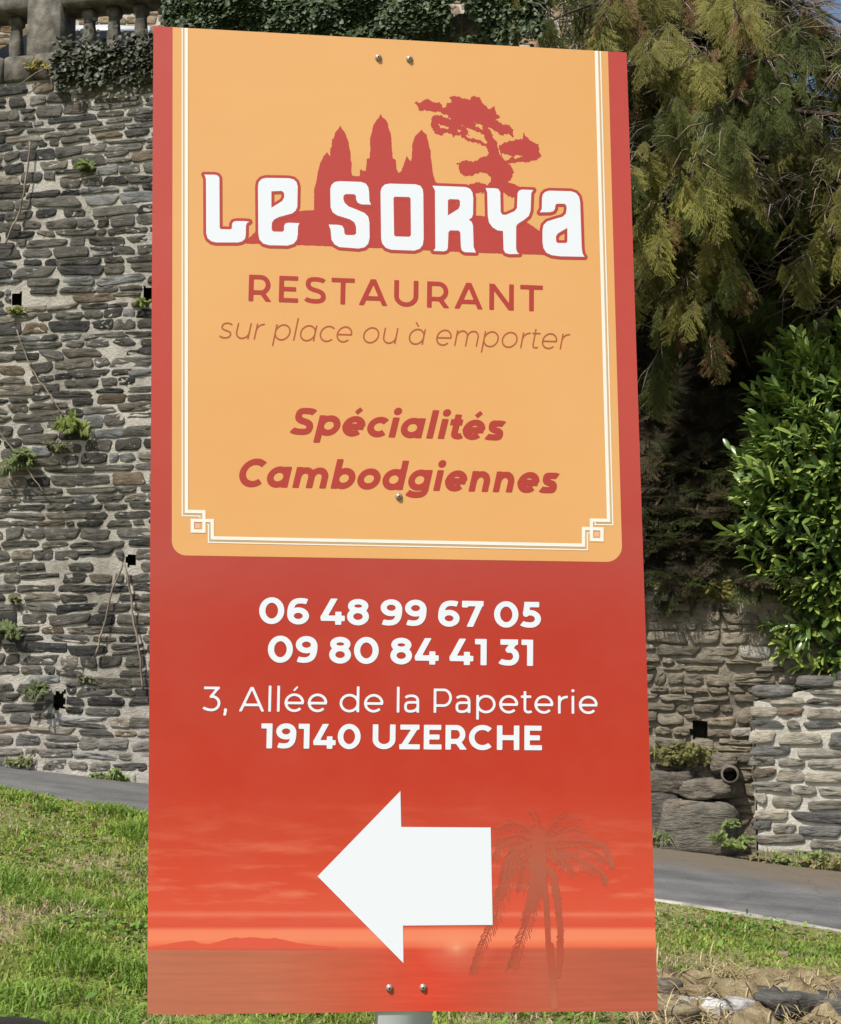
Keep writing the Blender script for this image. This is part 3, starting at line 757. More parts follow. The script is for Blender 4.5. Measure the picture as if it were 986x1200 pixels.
# laurel bush: leafy shoots set over an uneven dome
lc = np.array(at(1024, 586, 12.15)); bz = ztf(fwall_pt(960))
lau = empty('laurel_bush', (lc[0], lc[1], bz), 'big glossy green laurel bush growing above the stone wall at the right', 'bush')
r = np.random.default_rng(21)
nsht = 2200
dirs = unit(r.normal(0, 1, (nsht, 3))); dirs[:, 2] *= .9; dirs = unit(dirs)
dirs = dirs[(dirs[:, 2] > -.93)]; nsht = len(dirs)
radv = np.array([1.13, .68, 1.56])
lump = .74 + .50 * fbm(dirs * 2 + 5, 1.5, 9, 3)
depthk = np.where(r.random(nsht) < .34, r.uniform(.45, .85, nsht), r.uniform(.86, 1.12, nsht))
tip = lc + dirs * radv * (lump * depthk)[:, None]
tip[:, 2] = np.maximum(tip[:, 2], bz - .12)
sdir = unit(dirs * np.array([1, 1, .6]) + np.array([0, 0, .34]) + r.normal(0, .22, (nsht, 3)))
V_, F_, C_ = [], [], []; off = 0
stem = MB()
for k in range(nsht):
    nl = r.integers(8, 13); t_ = np.linspace(0, 1, nl); Ls = r.uniform(.20, .34)
    base = tip[k] - sdir[k] * Ls
    if k % 2 == 0: stem.tube([(lc[0], lc[1], min(max(tip[k][2] - .35, bz + .1), lc[2] + .9)), base - sdir[k] * .1, base, tip[k]], [.010, .006, .005, .003], 4)
    ang = np.arange(nl) * 2.4 + r.uniform(0, 6)
    a = np.cross(sdir[k], (0.3, .1, 1)); a /= np.linalg.norm(a); b_ = np.cross(sdir[k], a)
    out = a[None] * np.cos(ang)[:, None] + b_[None] * np.sin(ang)[:, None]
    Dl = unit(out * (1.05 - .65 * t_)[:, None] + sdir[k] * (.45 + .7 * t_)[:, None] + r.normal(0, .12, (nl, 3)))
    P = base + sdir[k] * (t_ * Ls)[:, None]
    Ll = r.uniform(.14, .205, nl) * (1 - .2 * t_); Wl = Ll * r.uniform(.27, .36, nl)
    young = r.random(nl) < .15 + .35 * t_
    c = np.where(young[:, None], np.array([.265, .350, .075]), np.array([.112, .185, .044])) * r.uniform(.7, 1.3, (nl, 1))
    if r.random() < .05: c[0] = (.30, .20, .06)
    if r.random() < .06: c[r.integers(0, nl)] = (.34, .34, .08)
    v, f, cc = leaf_cards(P, Dl, sdir[k][None] + 0 * P + np.array([0, 0, .6]), Ll, Wl, c, .16, .22, True)
    V_.append(v); F_.append(f + off); C_.append(cc); off += len(v)
mesh_np('leaves', np.concatenate(V_), np.concatenate(F_), M['laurel'], lau, np.concatenate(C_), smooth=True)
for k in range(9):
    q = r.uniform(-1, 1, 2); top = lc + np.array([q[0] * .5, q[1] * .4, r.uniform(-.2, .7)])
    stem.tube([(lc[0] + q[0] * .15, lc[1] + q[1] * .12, bz - .05), (lc[0] + q[0] * .3, lc[1] + q[1] * .2, bz + .5), top], [.035, .028, .012], 7)
stem.tube([(lc[0], lc[1], bz - .05), (lc[0], lc[1], lc[2] + 1.0)], [.05, .02], 7)
stem.build('stems', M['bark'], lau)

# conifer: trunk, limbs, and drooping flat sprays
def spray_template(seed, L=1.0):
    """a drooping flat frond made of narrow strips; runs along +x, hangs to -z"""
    r = np.random.default_rng(seed); V = []; F = []; C = []
    def strip(p0, p1, w0, w1, nrm, c):
        d = p1 - p0; s_ = np.cross(d, nrm); s_ /= (np.linalg.norm(s_) + 1e-9); k = len(V)
        V.extend([p0 - s_ * w0, p0 + s_ * w0, p1 + s_ * w1, p1 - s_ * w1]); F.append([k, k + 1, k + 2, k + 3]); C.extend([c] * 4)
    def main(t): return np.array([t * L * .8, .04 * math.sin(t * 5 + seed), -.46 * L * t ** 1.7])
    nrm = np.array([.25, 0, 1.0]); ns_ = 15
    for k in range(ns_):
        t0, t1 = k / ns_, (k + 1) / ns_
        strip(main(t0), main(t1), .008, .006, nrm, .55)
        for sg in (-1, 1):
            if r.random() < .08: continue
            l = L * (.34 * math.sin(math.pi * min(1, .18 + t0 * .86)) + .04) * r.uniform(.75, 1.15)
            a = main(t0 + .03); dr = np.array([.75, sg * .85, -.30 - .35 * t0]) + r.normal(0, .10, 3); dr /= np.linalg.norm(dr)
            e = a + dr * l + np.array([0, 0, -.12 * l])
            strip(a, e, .007, .003, nrm + r.normal(0, .25, 3), .85)
            nk = max(2, int(l / .035))
            for j in range(nk):
                u_ = (j + .6) / nk; q = a + (e - a) * u_
                for s2 in (-1, 1):
                    d2 = dr + np.array([.15, s2 * .75, -.25]) + r.normal(0, .15, 3); d2 /= np.linalg.norm(d2)
                    l2 = (.30 * l * (1 - .55 * u_) + .015) * r.uniform(.7, 1.2)
                    strip(q, q + d2 * l2, .0062, .0035, nrm + r.normal(0, .35, 3), 1.0 + .25 * u_)
    return np.array(V), np.array(F), np.array(C)
TPL = [spray_template(k + 3) for k in range(5)]
def place_sprays(P, az, L, tilt, col, r):
    V_, F_, C_ = [], [], []; off = 0
    for k in range(len(P)):
        v, f, c = TPL[r.integers(0, len(TPL))]
        roll = r.normal(0, .35); v = v * L[k]
        cr, sr = math.cos(roll), math.sin(roll); v = np.c_[v[:, 0], v[:, 1] * cr - v[:, 2] * sr, v[:, 1] * sr + v[:, 2] * cr]
        ct, st_ = math.cos(tilt[k]), math.sin(tilt[k]); v = np.c_[v[:, 0] * ct + v[:, 2] * st_, v[:, 1], -v[:, 0] * st_ + v[:, 2] * ct]
        ca, sa = math.cos(az[k]), math.sin(az[k]); v = np.c_[v[:, 0] * ca - v[:, 1] * sa, v[:, 0] * sa + v[:, 1] * ca, v[:, 2]]
        V_.append(v + P[k]); F_.append(f + off); off += len(v); C_.append(c[:, None] * col[k][None])
    return np.concatenate(V_), np.concatenate(F_), np.concatenate(C_)
def conifer(tx, ty, tz, top, reach, nl, seed, label, zlow, azr=(0, 2 * math.pi), dens=1.0, curtain=()):
    r = np.random.default_rng(seed)
    o = empty('conifer_tree', (tx, ty, tz), label, 'tree', 'conifers above the low wall')
    mb = MB(); mb.tube([(tx, ty, tz - .4), (tx + .05, ty, tz + (top - tz) * .3), (tx - .06, ty + .05, tz + (top - tz) * .65), (tx, ty, top)], [.24, .19, .13, .03], 10)
    mb.build('trunk', M['bark'], o, smooth=True)
    limbs = MB(); tw = MB(); P = []; A = []; Ls = []; Ti = []; Co = []
    for k in range(nl):
        f = (k + .5) / nl; z0 = tz + .9 + (top - tz - 1.2) * f
        az = r.uniform(*azr); Rr = reach * (1 - .55 * max(0, f - .35) / .65) * r.uniform(.65, 1.1)
        dv = np.array([math.cos(az), math.sin(az), 0]); pts = []
        for t_ in np.linspace(0, 1, 8):
            pts.append(np.array([tx, ty, z0]) + dv * Rr * t_ + np.array([0, 0, .25 * Rr * t_ - .62 * Rr * t_ ** 2]) + r.normal(0, .03, 3))
        limbs.tube(pts, np.linspace(.045, .010, 8).tolist(), 5)
        cb = np.array([.205, .200, .055]) * r.uniform(.75, 1.2)
        if r.random() < .5: cb = np.array([.125, .150, .045]) * r.uniform(.7, 1.1)
        nsp = int(Rr * 13 * dens)
        for j in range(nsp):
            t_ = .10 + .90 * r.random() ** .8; q = t_ * 7; i0 = min(6, int(q)); p = pts[i0] + (pts[i0 + 1] - pts[i0]) * (q - i0)
            p = p + r.normal(0, .07, 3)
            if p[2] < zlow + r.normal(.2, .25): continue
            P.append(p); A.append(az + r.normal(0, .8)); Ls.append(r.uniform(.28, .60)); Ti.append(r.uniform(.25, 1.45)); 
            c = cb * r.uniform(.8, 1.25)
            if r.random() < .035: c = np.array([.20, .115, .045])
            Co.append(c)
        for j in range(int(Rr * 20)):
            q = r.uniform(1, 6.5); i0 = int(q); p = pts[i0] + (pts[i0 + 1] - pts[i0]) * (q - i0)
            d1 = unit(np.array([dv[0], dv[1], -.3]) + r.normal(0, .7, 3)); l = r.uniform(.25, .7)
            m_ = p + d1 * l * .5 + r.normal(0, .05, 3); tw.tube([p, m_, m_ + unit(d1 + np.array([0, 0, -.6])) * l * .5], [.006, .0045, .002], 4)
    for (px, py, Y) in curtain:      # long outer boughs that hang down in front
        e = np.array(at(px, py, Y)); h0 = np.array([tx, ty, e[2] + r.uniform(.8, 1.5)]); d = e - h0
        pts = [h0 + d * np.array([t_, t_, t_ ** 2.4]) + r.normal(0, .03, 3) for t_ in np.linspace(0, 1, 9)]
        limbs.tube(pts, np.linspace(.045, .008, 9).tolist(), 5); az = math.atan2(d[1], d[0])
        cb = (np.array([.245, .232, .065]) if r.random() < .6 else np.array([.135, .155, .046])) * r.uniform(.7, 1.2)
        for j in range(34):
            t_ = .42 + .58 * r.random(); q = t_ * 8; i0 = min(7, int(q)); p = pts[i0] + (pts[i0 + 1] - pts[i0]) * (q - i0) + r.normal(0, .06, 3)
            P.append(p); A.append(az + r.normal(0, .9)); Ls.append(r.uniform(.24, .52)); Ti.append(r.uniform(.4, 1.5)); Co.append(cb * r.uniform(.75, 1.3) if r.random() > .04 else np.array([.24, .15, .07]))
        for j in range(16):
            q = r.uniform(2, 7.9); i0 = int(q); p = pts[i0] + (pts[i0 + 1] - pts[i0]) * (q - i0); d1 = unit(np.array([d[0], d[1], -.6]) / 3 + r.normal(0, .5, 3)); l = r.uniform(.2, .6)
            tw.tube([p, p + d1 * l * .5, p + d1 * l * .8 + np.array([0, 0, -.2 * l])], [.006, .0045, .002], 4)
    v, f, c = place_sprays(np.array(P), A, Ls, Ti, np.array(Co), r)
    mesh_np('crown', v, f, M['conifer'], o, c)
    limbs.build('limbs', M['bark'], o); tw.build('twigs', M['twig'], o)
    print('conifer sprays', len(P), 'faces', len(f))
    return o
def world_s(s, back): p = WALL_L + WDIR * s - WN * back; return p
sA = wall_pt(835)
pA = world_s(sA, 2.4); zA = float(bank_pt(sA, 2.4)[2])
conifer(pA[0], pA[1], zA, 9.4, 3.3, 105, 5, 'drooping olive green conifer hanging over the top right corner of the sign', 3.75, dens=.8, curtain=[(770, 300, 11.9), (748, 350, 12.2), (800, 360, 12.1), (835, 400, 12.3), (765, 420, 12.6), (870, 330, 11.7), (755, 60, 11.6), (790, 130, 11.3), (752, 190, 12.1), (830, 75, 11.1), (815, 215, 11.3), (850, 160, 10.9), (840, 290, 11.6), (880, 230, 11.0), (700, 20, 11.9), (640, 25, 12.1), (600, 10, 12.3), (905, 120, 10.8), (870, 30, 11.0)])
pB = world_s(sA + 3.0, 1.7); zB = float(bank_pt(sA + 3.0, 1.7)[2])
conifer(pB[0], pB[1], zB, 9.2, 2.9, 80, 6, 'drooping conifer at the right edge, above the laurel bush', 3.9)

# dark undergrowth on the bank below the trees
r = np.random.default_rng(33); nU = 9000
us = r.uniform(SLO, SHI, nU); ud = r.uniform(.05, 7, nU) ** 1.0
P = np.array([bank_pt(a, b_) for a, b_ in zip(us, ud)]) + r.normal(0, .06, (nU, 3)) + np.array([0, 0, .03])
keep = fbm(P, .9, 12, 3) > .46; P = P[keep]; nU = len(P)
Dv = unit(WN[None] * .5 + r.normal(0, .7, (nU, 3)) + np.array([0, 0, .3]))
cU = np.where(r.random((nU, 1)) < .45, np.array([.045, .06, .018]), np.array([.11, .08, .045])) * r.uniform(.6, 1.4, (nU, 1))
v, f, c = leaf_cards(P, Dv, np.tile([0., 0, 1], (nU, 1)) + r.normal(0, .3, (nU, 3)), r.uniform(.05, .16, nU), r.uniform(.012, .05, nU), cU, .1, .5)
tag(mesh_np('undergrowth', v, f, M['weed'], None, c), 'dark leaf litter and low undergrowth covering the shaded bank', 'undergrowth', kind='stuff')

# dry, dark shrubs thick on the bank
r = np.random.default_rng(35); nU = 3000
us = r.uniform(SLO, SHI - 4.5, nU); ud = np.where(r.random(nU) < .3, r.uniform(.02, .35, nU), r.uniform(.1, 5.0, nU))
P = np.array([bank_pt(a, b_) for a, b_ in zip(us, ud)]) + np.array([0, 0, .05]) + r.normal(0, .05, (nU, 3))
P[:, 2] = np.where(ud < .35, np.maximum(P[:, 2], ztl - .02), P[:, 2])
az_ = np.arctan2(WN[1], WN[0]) + r.normal(0, 1.0, nU)
cU = np.where(r.random((nU, 1)) < .5, np.array([.070, .085, .030]), np.array([.10, .078, .048])) * r.uniform(.5, 1.3, (nU, 1))
kp = fbm(P, .8, 19, 3) > .36
v, f, c = place_sprays(P[kp], az_[kp], r.uniform(.2, .55, kp.sum()), r.uniform(-.75, .7, kp.sum()), cU[kp], r)
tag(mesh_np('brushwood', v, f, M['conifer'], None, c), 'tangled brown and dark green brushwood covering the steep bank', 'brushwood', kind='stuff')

# ivy over the balustrade and the top of the wall
r = np.random.default_rng(44)
def ivy(name, s0, s1, zc_, zs, n_, label, seed, thr=.45, out=.16, cbase=(.052, .066, .026)):
    r = np.random.default_rng(seed)
    s_ = r.uniform(s0, s1, n_); z_ = zc_ + r.normal(0, zs, n_)
    kp = fbm(np.c_[s_, z_], 1.6, seed, 3) + .12 * np.minimum(1, np.minimum(s_ - s0, s1 - s_) / .4) > thr
    s_, z_ = s_[kp], z_[kp]; n_ = len(s_)
    dep = (fbm(np.c_[s_, z_], 3, seed + 2, 2)) * out * 1.6 + r.uniform(0, .05, n_)
    P = WALL_L + WDIR * s_[:, None] + WN * dep[:, None]; P[:, 2] = z_
    Dv = unit(WN[None] * .35 + WDIR[None] * r.normal(0, .6, (n_, 1)) + np.array([0, 0, -.45]) + r.normal(0, .35, (n_, 3)))
    col = np.array(cbase) * r.uniform(.5, 1.6, (n_, 1)); 
    L = r.uniform(.035, .075, n_)
    v, f, c = leaf_cards(P, Dv, WN[None] + np.array([0, 0, .5]) + r.normal(0, .35, (n_, 3)), L, L * r.uniform(.6, .95, n_), col, .08, .2)
    o = empty(name, (WALL_L + WDIR * (s0 + s1) / 2) * [1, 1, 0] + [0, 0, zc_], label, 'ivy')
    mesh_np('leaves', v, f, M['ivy'], o, c)
    st = MB()
    for k in range(int((s1 - s0) * 7)):
        a = r.uniform(s0 + .05, s1 - .05); pts = [WALL_L + WDIR * a + WN * .07]; pts[0][2] = zc_ + zs
        for j in range(5):
            q = pts[-1] + WDIR * r.normal(0, .10) + np.array([0, 0, -zs * .5]); q = q + WN * r.normal(0, .01); pts.append(q)
        st.tube(pts, .006, 4)
    q0 = WALL_L + WDIR * s0 + WN * .07; q1 = WALL_L + WDIR * s1 + WN * .07; q0[2] = q1[2] = zc_ + zs
    st.tube([q0, q1], .01, 4)
    st.build('stems', M['twig'], o)
ivy('ivy', wall_pt(66, 74), wall_pt(225, 74), wall_xyz(135, 74)[2], .13, 1900, 'sparse ivy trailing over the wall top below the balusters, left of the sign', 3, thr=.55, out=.06, cbase=(.050, .055, .032))
ivy('ivy', wall_pt(205, 26), wall_pt(640, 26), wall_xyz(400, 24)[2], .24, 16000, 'dense dark ivy smothering the balustrade above the top edge of the sign', 4, thr=.36, out=.26, cbase=(.045, .068, .025))

# small plants rooted in the joints of the walls
def wall_plant(name, px, py, size, n_, label, seed, col=(.14, .19, .05), cat='plant', spread=1.0, group=None, p=None, nrm=None):
    """a fern: arching fronds with leaflets; a weed: thin stems set with small leaves; verge weeds also carry grass blades"""
    r = np.random.default_rng(seed); p = wall_xyz(px, py) if p is None else np.array(p); nrm = WN if nrm is None else nrm
    p = p + nrm * .02
    o = empty(name, p, label, cat, group); st = MB(); P, Dv, L, Wd = [], [], [], []
    ns_ = max(7, int(n_ / 7)) if name == 'fern' else max(9, int(n_ / 5))
    for k in range(ns_):
        if name == 'fern': d0 = unit(nrm * .7 + WDIR * r.normal(0, .6 * spread) + np.array([0, 0, r.uniform(.1, 1.1)])); l = size * r.uniform(.55, 1.0); root = p
        else: d0 = unit(nrm * .45 + WDIR * r.normal(0, .5) + np.array([0, 0, r.uniform(.3, 1.2)])); l = size * r.uniform(.25, .75); root = p + WDIR * r.normal(0, .28 * size * spread) + nrm * r.uniform(0, .12) * size + np.array([0, 0, r.normal(0, .06) * size])
        pts = [root + d0 * l * t_ + np.array([0, 0, -.55 * l * t_ ** 2 * (1 if name == 'fern' else .5)]) for t_ in np.linspace(0, 1, 6)]
        st.tube(pts, [.004, .0035, .003, .0025, .002, .001], 4)
        if name != 'fern': st.tube([p - nrm * .02, root], .003, 4)
        sd_ = unit(np.cross(d0, nrm + np.array([0, 0, .4])))
        nl_ = 11 if name == 'fern' else 7
        for j in range(nl_):
            t_ = (j + 1) / nl_; q = t_ * 4.99; i0 = int(q); c_ = pts[i0] + (pts[i0 + 1] - pts[i0]) * (q - i0); tg = unit(pts[i0 + 1] - pts[i0])
            for sg in (-1, 1):
                P.append(c_); Dv.append(unit(tg * .7 + sd_ * sg + r.normal(0, .25, 3)))
                if name == 'fern': ll = l * .34 * math.sin(math.pi * (.12 + .82 * t_)) + .006; L.append(ll); Wd.append(ll * .34)
                else: ll = r.uniform(.022, .048) * (1 + .3 * size); L.append(ll); Wd.append(ll * r.uniform(.35, .6))
    if spread >= 1.6:
        for k in range(60):
            P.append(p + WDIR * r.normal(0, .3 * size * spread) + nrm * r.normal(0, .05)); Dv.append(unit(r.normal(0, .35, 3) + np.array([0, 0, 1]))); l = r.uniform(.05, .13); L.append(l); Wd.append(.009)
    m_ = len(P); c = np.array(col) * r.uniform(.6, 1.45, (m_, 1))
    v, f, cc = leaf_cards(np.array(P), np.array(Dv), np.tile(nrm + np.array([0, 0, .5]), (m_, 1)), np.array(L), np.array(Wd), c, .1, .35)
    mesh_np('leaves', v, f, M['weed'], o, cc)
    st.build('stems', M['twig'], o)
wall_plant('fern', 101, 198, .20, 45, 'small green fern tuft in the wall high up beside the sign', 1, (.12, .17, .035))
wall_plant('weed', 48, 84, .20, 60, 'yellow and russet weed at the foot of the balustrade pillar', 2, (.26, .21, .04))
wall_plant('fern', 88, 502, .30, 90, 'bright green fern halfway up the left wall, the one nearest the sign', 3, (.17, .22, .04))
wall_plant('weed', 73, 530, .24, 50, 'dull olive weed in the wall just below the bright fern', 4, (.13, .14, .06))
wall_plant('fern', 34, 543, .32, 90, 'wide green fern growing on the left wall close to the photo edge', 5, (.13, .17, .055))
wall_plant('weed', 20, 368, .12, 30, 'yellow green tuft growing under the weep hole at far left', 6, (.22, .24, .06))
wall_plant('weed', 171, 358, .12, 25, 'small tuft below the weep hole that touches the sign edge', 7, (.17, .22, .05))
wall_plant('fern', 8, 742, .30, 80, 'straggling green plant on the wall at the left photo edge', 8, (.13, .165, .06))
wall_plant('weed', 18, 706, .13, 30, 'small dry weed just above the straggling plant at the left', 9, (.16, .16, .07))
wall_plant('fern', 54, 810, .26, 80, 'low grey green plant beside the lowest weep hole', 10, (.13, .155, .07))
wall_plant('weed', 106, 800, .15, 40, 'faint grey weed on the pale mortar low on the wall', 11, (.14, .15, .08))
wall_plant('weed', 135, 914, .26, 70, 'leafy weed at the wall foot beside the road, left of the sign', 12, (.15, .21, .06), spread=1.6)
wall_plant('weed', 30, 897, .16, 70, 'low grassy weed where the left wall meets the road', 13, (.18, .2, .08), spread=2.2)
pr = lambda px, py, o_: wall_xyz(px, py) + WN * o_
wall_plant('moss_mound', 800, 884, .34, 260, 'mossy green and russet mound under the dark weep hole', 14, (.15, .15, .045), spread=1.8, p=pr(800, 890, .05))
wall_plant('weed', 838, 700, .30, 160, 'yellow green shrub sprouting on top of the low wall', 15, (.16, .145, .03), spread=1.4)
wall_plant('weed', 862, 985, .22, 80, 'leafy green weed between the stone pier and the pale wall', 16, (.17, .23, .06), p=pr(862, 985, .42))
wall_plant('weed', 852, 962, .14, 40, 'tiny weed climbing the right side of the stone pier', 17, (.15, .2, .06), p=pr(858, 962, .38))
wall_plant('weed', 940, 1003, .24, 110, 'green verge weed at the foot of the pale stone wall', 18, (.19, .24, .07), p=pr(936, 1003, .45), spread=2)
wall_plant('weed', 975, 1004, .22, 110, 'dry yellow verge weed at the right photo edge', 19, (.27, .24, .10), p=pr(972, 1008, .45), spread=2)
wall_plant('weed', 900, 1000, .16, 80, 'low brownish verge weed by the road, left of the green one', 20, (.22, .19, .09), p=pr(900, 1000, .45), spread=2)
wall_plant('weed', 785, 978, .14, 50, 'sparse weed at the road side foot of the stone pier', 22, (.16, .2, .07), p=pr(782, 978, .34), spread=1.6)
wall_plant('weed', 760, 640, .3, 90, 'straggly shaded weed on the low wall beside the sign edge', 23, (.10, .11, .03), p=pr(768, 650, -.2))

# dry creeper stems hanging on the tall wall
def vine(pxs, label, rad=.007):
    pts = [wall_xyz(*p) + WN * .075 for p in pxs]
    o = MB(); fine = []
    for a, b_ in zip(pts[:-1], pts[1:]):
        for t_ in np.linspace(0, 1, 5)[:-1]: fine.append(a + (b_ - a) * t_ + rng.normal(0, .006, 3))
    fine.append(pts[-1]); o.tube(fine, rad, 5)
    tag(o.build('dry_vine', M['twig']), label, 'vine', 'dry vine stems on the tall wall')
vine([(24, 388), (40, 432), (62, 462), (82, 492)], 'thin dry vine stem slanting down to the bright fern', .006)
vine([(0, 503), (20, 528), (40, 556), (58, 580)], 'thin dry vine stem passing behind the wide fern', .006)
vine([(148, 662), (136, 690), (124, 740), (116, 770)], 'pale dry vine stem falling left from the middle weep hole', .009)
vine([(150, 662), (158, 700), (166, 760), (172, 810)], 'dark dry vine stem falling right from the middle weep hole', .011)
vine([(40, 170), (36, 210), (28, 250), (10, 290)], 'faint brown vine stem high on the wall at the left', .010)

# ------------------------------------------------------------------ grass
r = np.random.default_rng(55)
def blades(n_, region):
    """candidate roots in road coordinates, thinned by what is in view"""
    uu = r.uniform(region[0], region[1], n_); dd = r.uniform(region[2], region[3], n_)
    x = EDGE_L[0] + EDIR[0] * uu + EN[0] * dd; y = EDGE_L[1] + EDIR[1] * uu + EN[1] * dd
    return x, y, dd
x, y, dd = blades(900000, (-1, 10, .03, 8))
zz = lawn_z(x, y)
# screen place, only to set how densely each stretch of lawn is planted
q = np.c_[x, y, zz] - EYE; dep = q @ FWD; sx = CW / 2 + FPX * (q @ RGT) / dep; sy = CH / 2 - FPX * (q @ UPV) / dep
dens = np.where((dep > 2) & (sx > -80) & (sx < CW + 80) & (sy < 1290), 1.0, .02)
dens = np.where((sx > 230) & (sx < 720) & (sy < 1150), .4, dens)
dens = dens * np.clip((8.5 / np.maximum(dep, 4)) ** 1.0, .35, 1.3)
P2 = np.c_[x, y]
clump = fbm(P2, 2.6, 61, 3); dry = fbm(P2, 1.5, 71, 4)
bare = ((dry > .60) & (clump < .55)) 
dens = dens * np.where(bare, .35, 1) * np.where((x > .75) & (y < 6.75), .3, 1)
kp = r.random(len(x)) < dens * .27
x, y, zz, dd, clump, dry, dep = [a[kp] for a in (x, y, zz, dd, clump, dry, dep)]
n_ = len(x); print('blades', n_)
right = x > .3
hgt = np.where(right, .020, .026) + np.where(right, .025, .095) * np.clip((clump - .42) / .25, 0, 1) * r.uniform(.5, 1.1, n_) + r.uniform(0, .025, n_)
hgt *= np.clip(.55 + dd / 1.2, .5, 1)
az = r.uniform(0, 2 * np.pi, n_); ln = np.c_[np.cos(az), np.sin(az), np.zeros(n_)]
bend = r.uniform(.35, 1.5, n_)[:, None]; wd = (r.uniform(.003, .0062, n_) * np.clip(dep / 8, .9, 1.5))[:, None]
sd = np.c_[-np.sin(az), np.cos(az), np.zeros(n_)]
tw_ = r.uniform(-1, 1, n_)[:, None]; sd = unit(sd + ln * tw_)
p0 = np.c_[x, y, zz - .01]; H = hgt[:, None]; zv = np.array([[0, 0, 1.0]])
p1 = p0 + zv * H * .6 + ln * H * bend * .25; p2 = p0 + zv * H * (1.0 - .30 * bend) + ln * H * bend * .85
V = np.stack([p0 - sd * wd, p0 + sd * wd, p1 - sd * wd * .8, p1 + sd * wd * .8, p2], 1)
base = (np.arange(n_) * 5)[:, None]
F = np.concatenate([base + np.array([[0, 1, 3]]), base + np.array([[0, 3, 2]]), base + np.array([[2, 3, 4]])])
straw = r.random(n_) < np.clip(.08 + (dry - .49) * 3.6, .04, .85) * np.where(hgt > .09, .35, 1)
cg = np.array([.285, .400, .070]) * r.uniform(.6, 1.3, (n_, 1)) + np.array([.09, .06, .02]) * r.random((n_, 1))
cg = np.where((clump > .56)[:, None], cg * np.array([.72, .86, .75]), cg)
cs_ = np.array([.54, .45, .27]) * r.uniform(.55, 1.25, (n_, 1))
col = np.where(straw[:, None], cs_, cg)
tag(mesh_np('grass', V.reshape(-1, 3), F, M['grass'], None, np.repeat(col, 5, 0)), 'rough sunlit lawn grass with dark tufts and dry patches', 'grass', kind='stuff')

# ------------------------------------------------------------------ rocks and dry bank at the lower right
def ground_hit(px, py, dz=0):
    d = ray(px, py); t_ = np.linspace(3, 16, 1500); Pq = EYE + d[None] * t_[:, None]
    k = np.argmax(Pq[:, 2] < lawn_z(Pq[:, 0], Pq[:, 1]) + dz); return Pq[k]
specs = [  # px, py, width, depth, height, colour, label
    (925, 1180, .34, .26, .13, (.105, .10, .092), 'flat dark grey rock at the lower right, left of its twin'),
    (978, 1184, .30, .24, .12, (.12, .115, .105), 'flat dark grey rock at the lower right photo edge'),
    (868, 1186, .15, .14, .10, (.42, .41, .39), 'pale whitish stone in the dry bank, nearest the grey rocks'),
    (835, 1188, .13, .12, .10, (.62, .61, .58), 'white stone at the bottom of the photo, in the middle of the pale row'),
    (808, 1184, .14, .12, .09, (.52, .50, .46), 'off white stone at the left end of the pale row'),
    (775, 1190, .30, .22, .10, (.27, .22, .14), 'tan slab lying under the lower right corner of the sign'),
    (783, 1168, .13, .13, .13, (.17, .145, .11), 'brown stone beside the lower right corner of the sign'),
    (918, 1122, .06, .05, .05, (.42, .31, .22), 'small pinkish pebble on the grass at the right'),
    (812, 1172, .16, .14, .10, (.25, .19, .11), 'brown stone above the off white one in the dry bank'),
    (890, 1166, .14, .12, .09, (.16, .14, .115), 'grey brown stone on the crest of the dry bank'),
]
for k, (px, py, a, b_, h_, c, lab) in enumerate(specs):
    p = ground_hit(px, py); Q, F = rock_mesh((p[0], p[1], p[2] + h_ * .22), (a, b_, h_ * .8), random.Random(k).uniform(-.5, .5), 100 + k, 14, 18, .3)
    o = mesh_np('pebble' if a < .08 else 'rock', Q, F, M['rock'], None, np.tile(c, (len(Q), 1)))
    tag(o, lab, 'rock', 'rocks in the dry bank')
# ochre earth mound in which they sit
r2 = np.random.default_rng(88); nw = 9000; ii = r2.integers(0, len(x), nw)       # clover, plantain and dead leaves between the blades
Pw = np.c_[x[ii], y[ii], lawn_z(x[ii], y[ii]) + r2.uniform(.004, .03, nw)] + np.c_[r2.normal(0, .03, (nw, 2)), np.zeros(nw)]
kw_ = (vnoise(Pw[:, :2], 1.9, 7) > .56) | (r2.random(nw) < .12); Pw = Pw[kw_]; nw = len(Pw)
Dw = unit(np.c_[r2.normal(0, 1, (nw, 2)), r2.uniform(.0, .5, nw)]); dead = r2.random(nw) < .16
cw2 = np.where(dead[:, None], np.array([.26, .17, .09]), np.array([.17, .30, .06])) * r2.uniform(.6, 1.35, (nw, 1)); Lw = r2.uniform(.02, .05, nw) * np.where(dead, 1.3, 1)
v, f, cc = leaf_cards(Pw, Dw, np.tile([0, 0, 1.], (nw, 1)) + r2.normal(0, .2, (nw, 3)), Lw, Lw * r2.uniform(.35, .8, nw), cw2, .1, .3, True)
tag(mesh_np('clover', v, f, M['weed'], None, cc), 'low clover leaves and fallen dead leaves among the lawn grass', 'ground cover', kind='stuff')
m_och = mat_noise('ochre_earth', [(.28, (.13, .10, .06)), (.5, (.40, .315, .18)), (.72, (.66, .55, .36))], 9, .97, .08, (22, 1, .06))
c = ground_hit(872, 1170)
nx, ny = 130, 90
X, Y = np.meshgrid(np.linspace(-1, 1, nx), np.linspace(-1, 1, ny))
xw = c[0] + .15 + X * 1.0; yw = c[1] - .05 + Y * .48
env = np.clip(1 - (np.abs(X) ** 3 + np.abs(Y) ** 2.2), 0, 1) ** .6
zw = lawn_z(xw, yw) - .03 + env * (  .05 + .24 * (fbm(np.c_[xw.ravel(), yw.ravel()], 9, 91, 5).reshape(X.shape) - .38))
i = np.arange(nx * ny).reshape(ny, nx); F = np.c_[i[:-1, :-1].ravel(), i[:-1, 1:].ravel(), i[1:, 1:].ravel(), i[1:, :-1].ravel()]
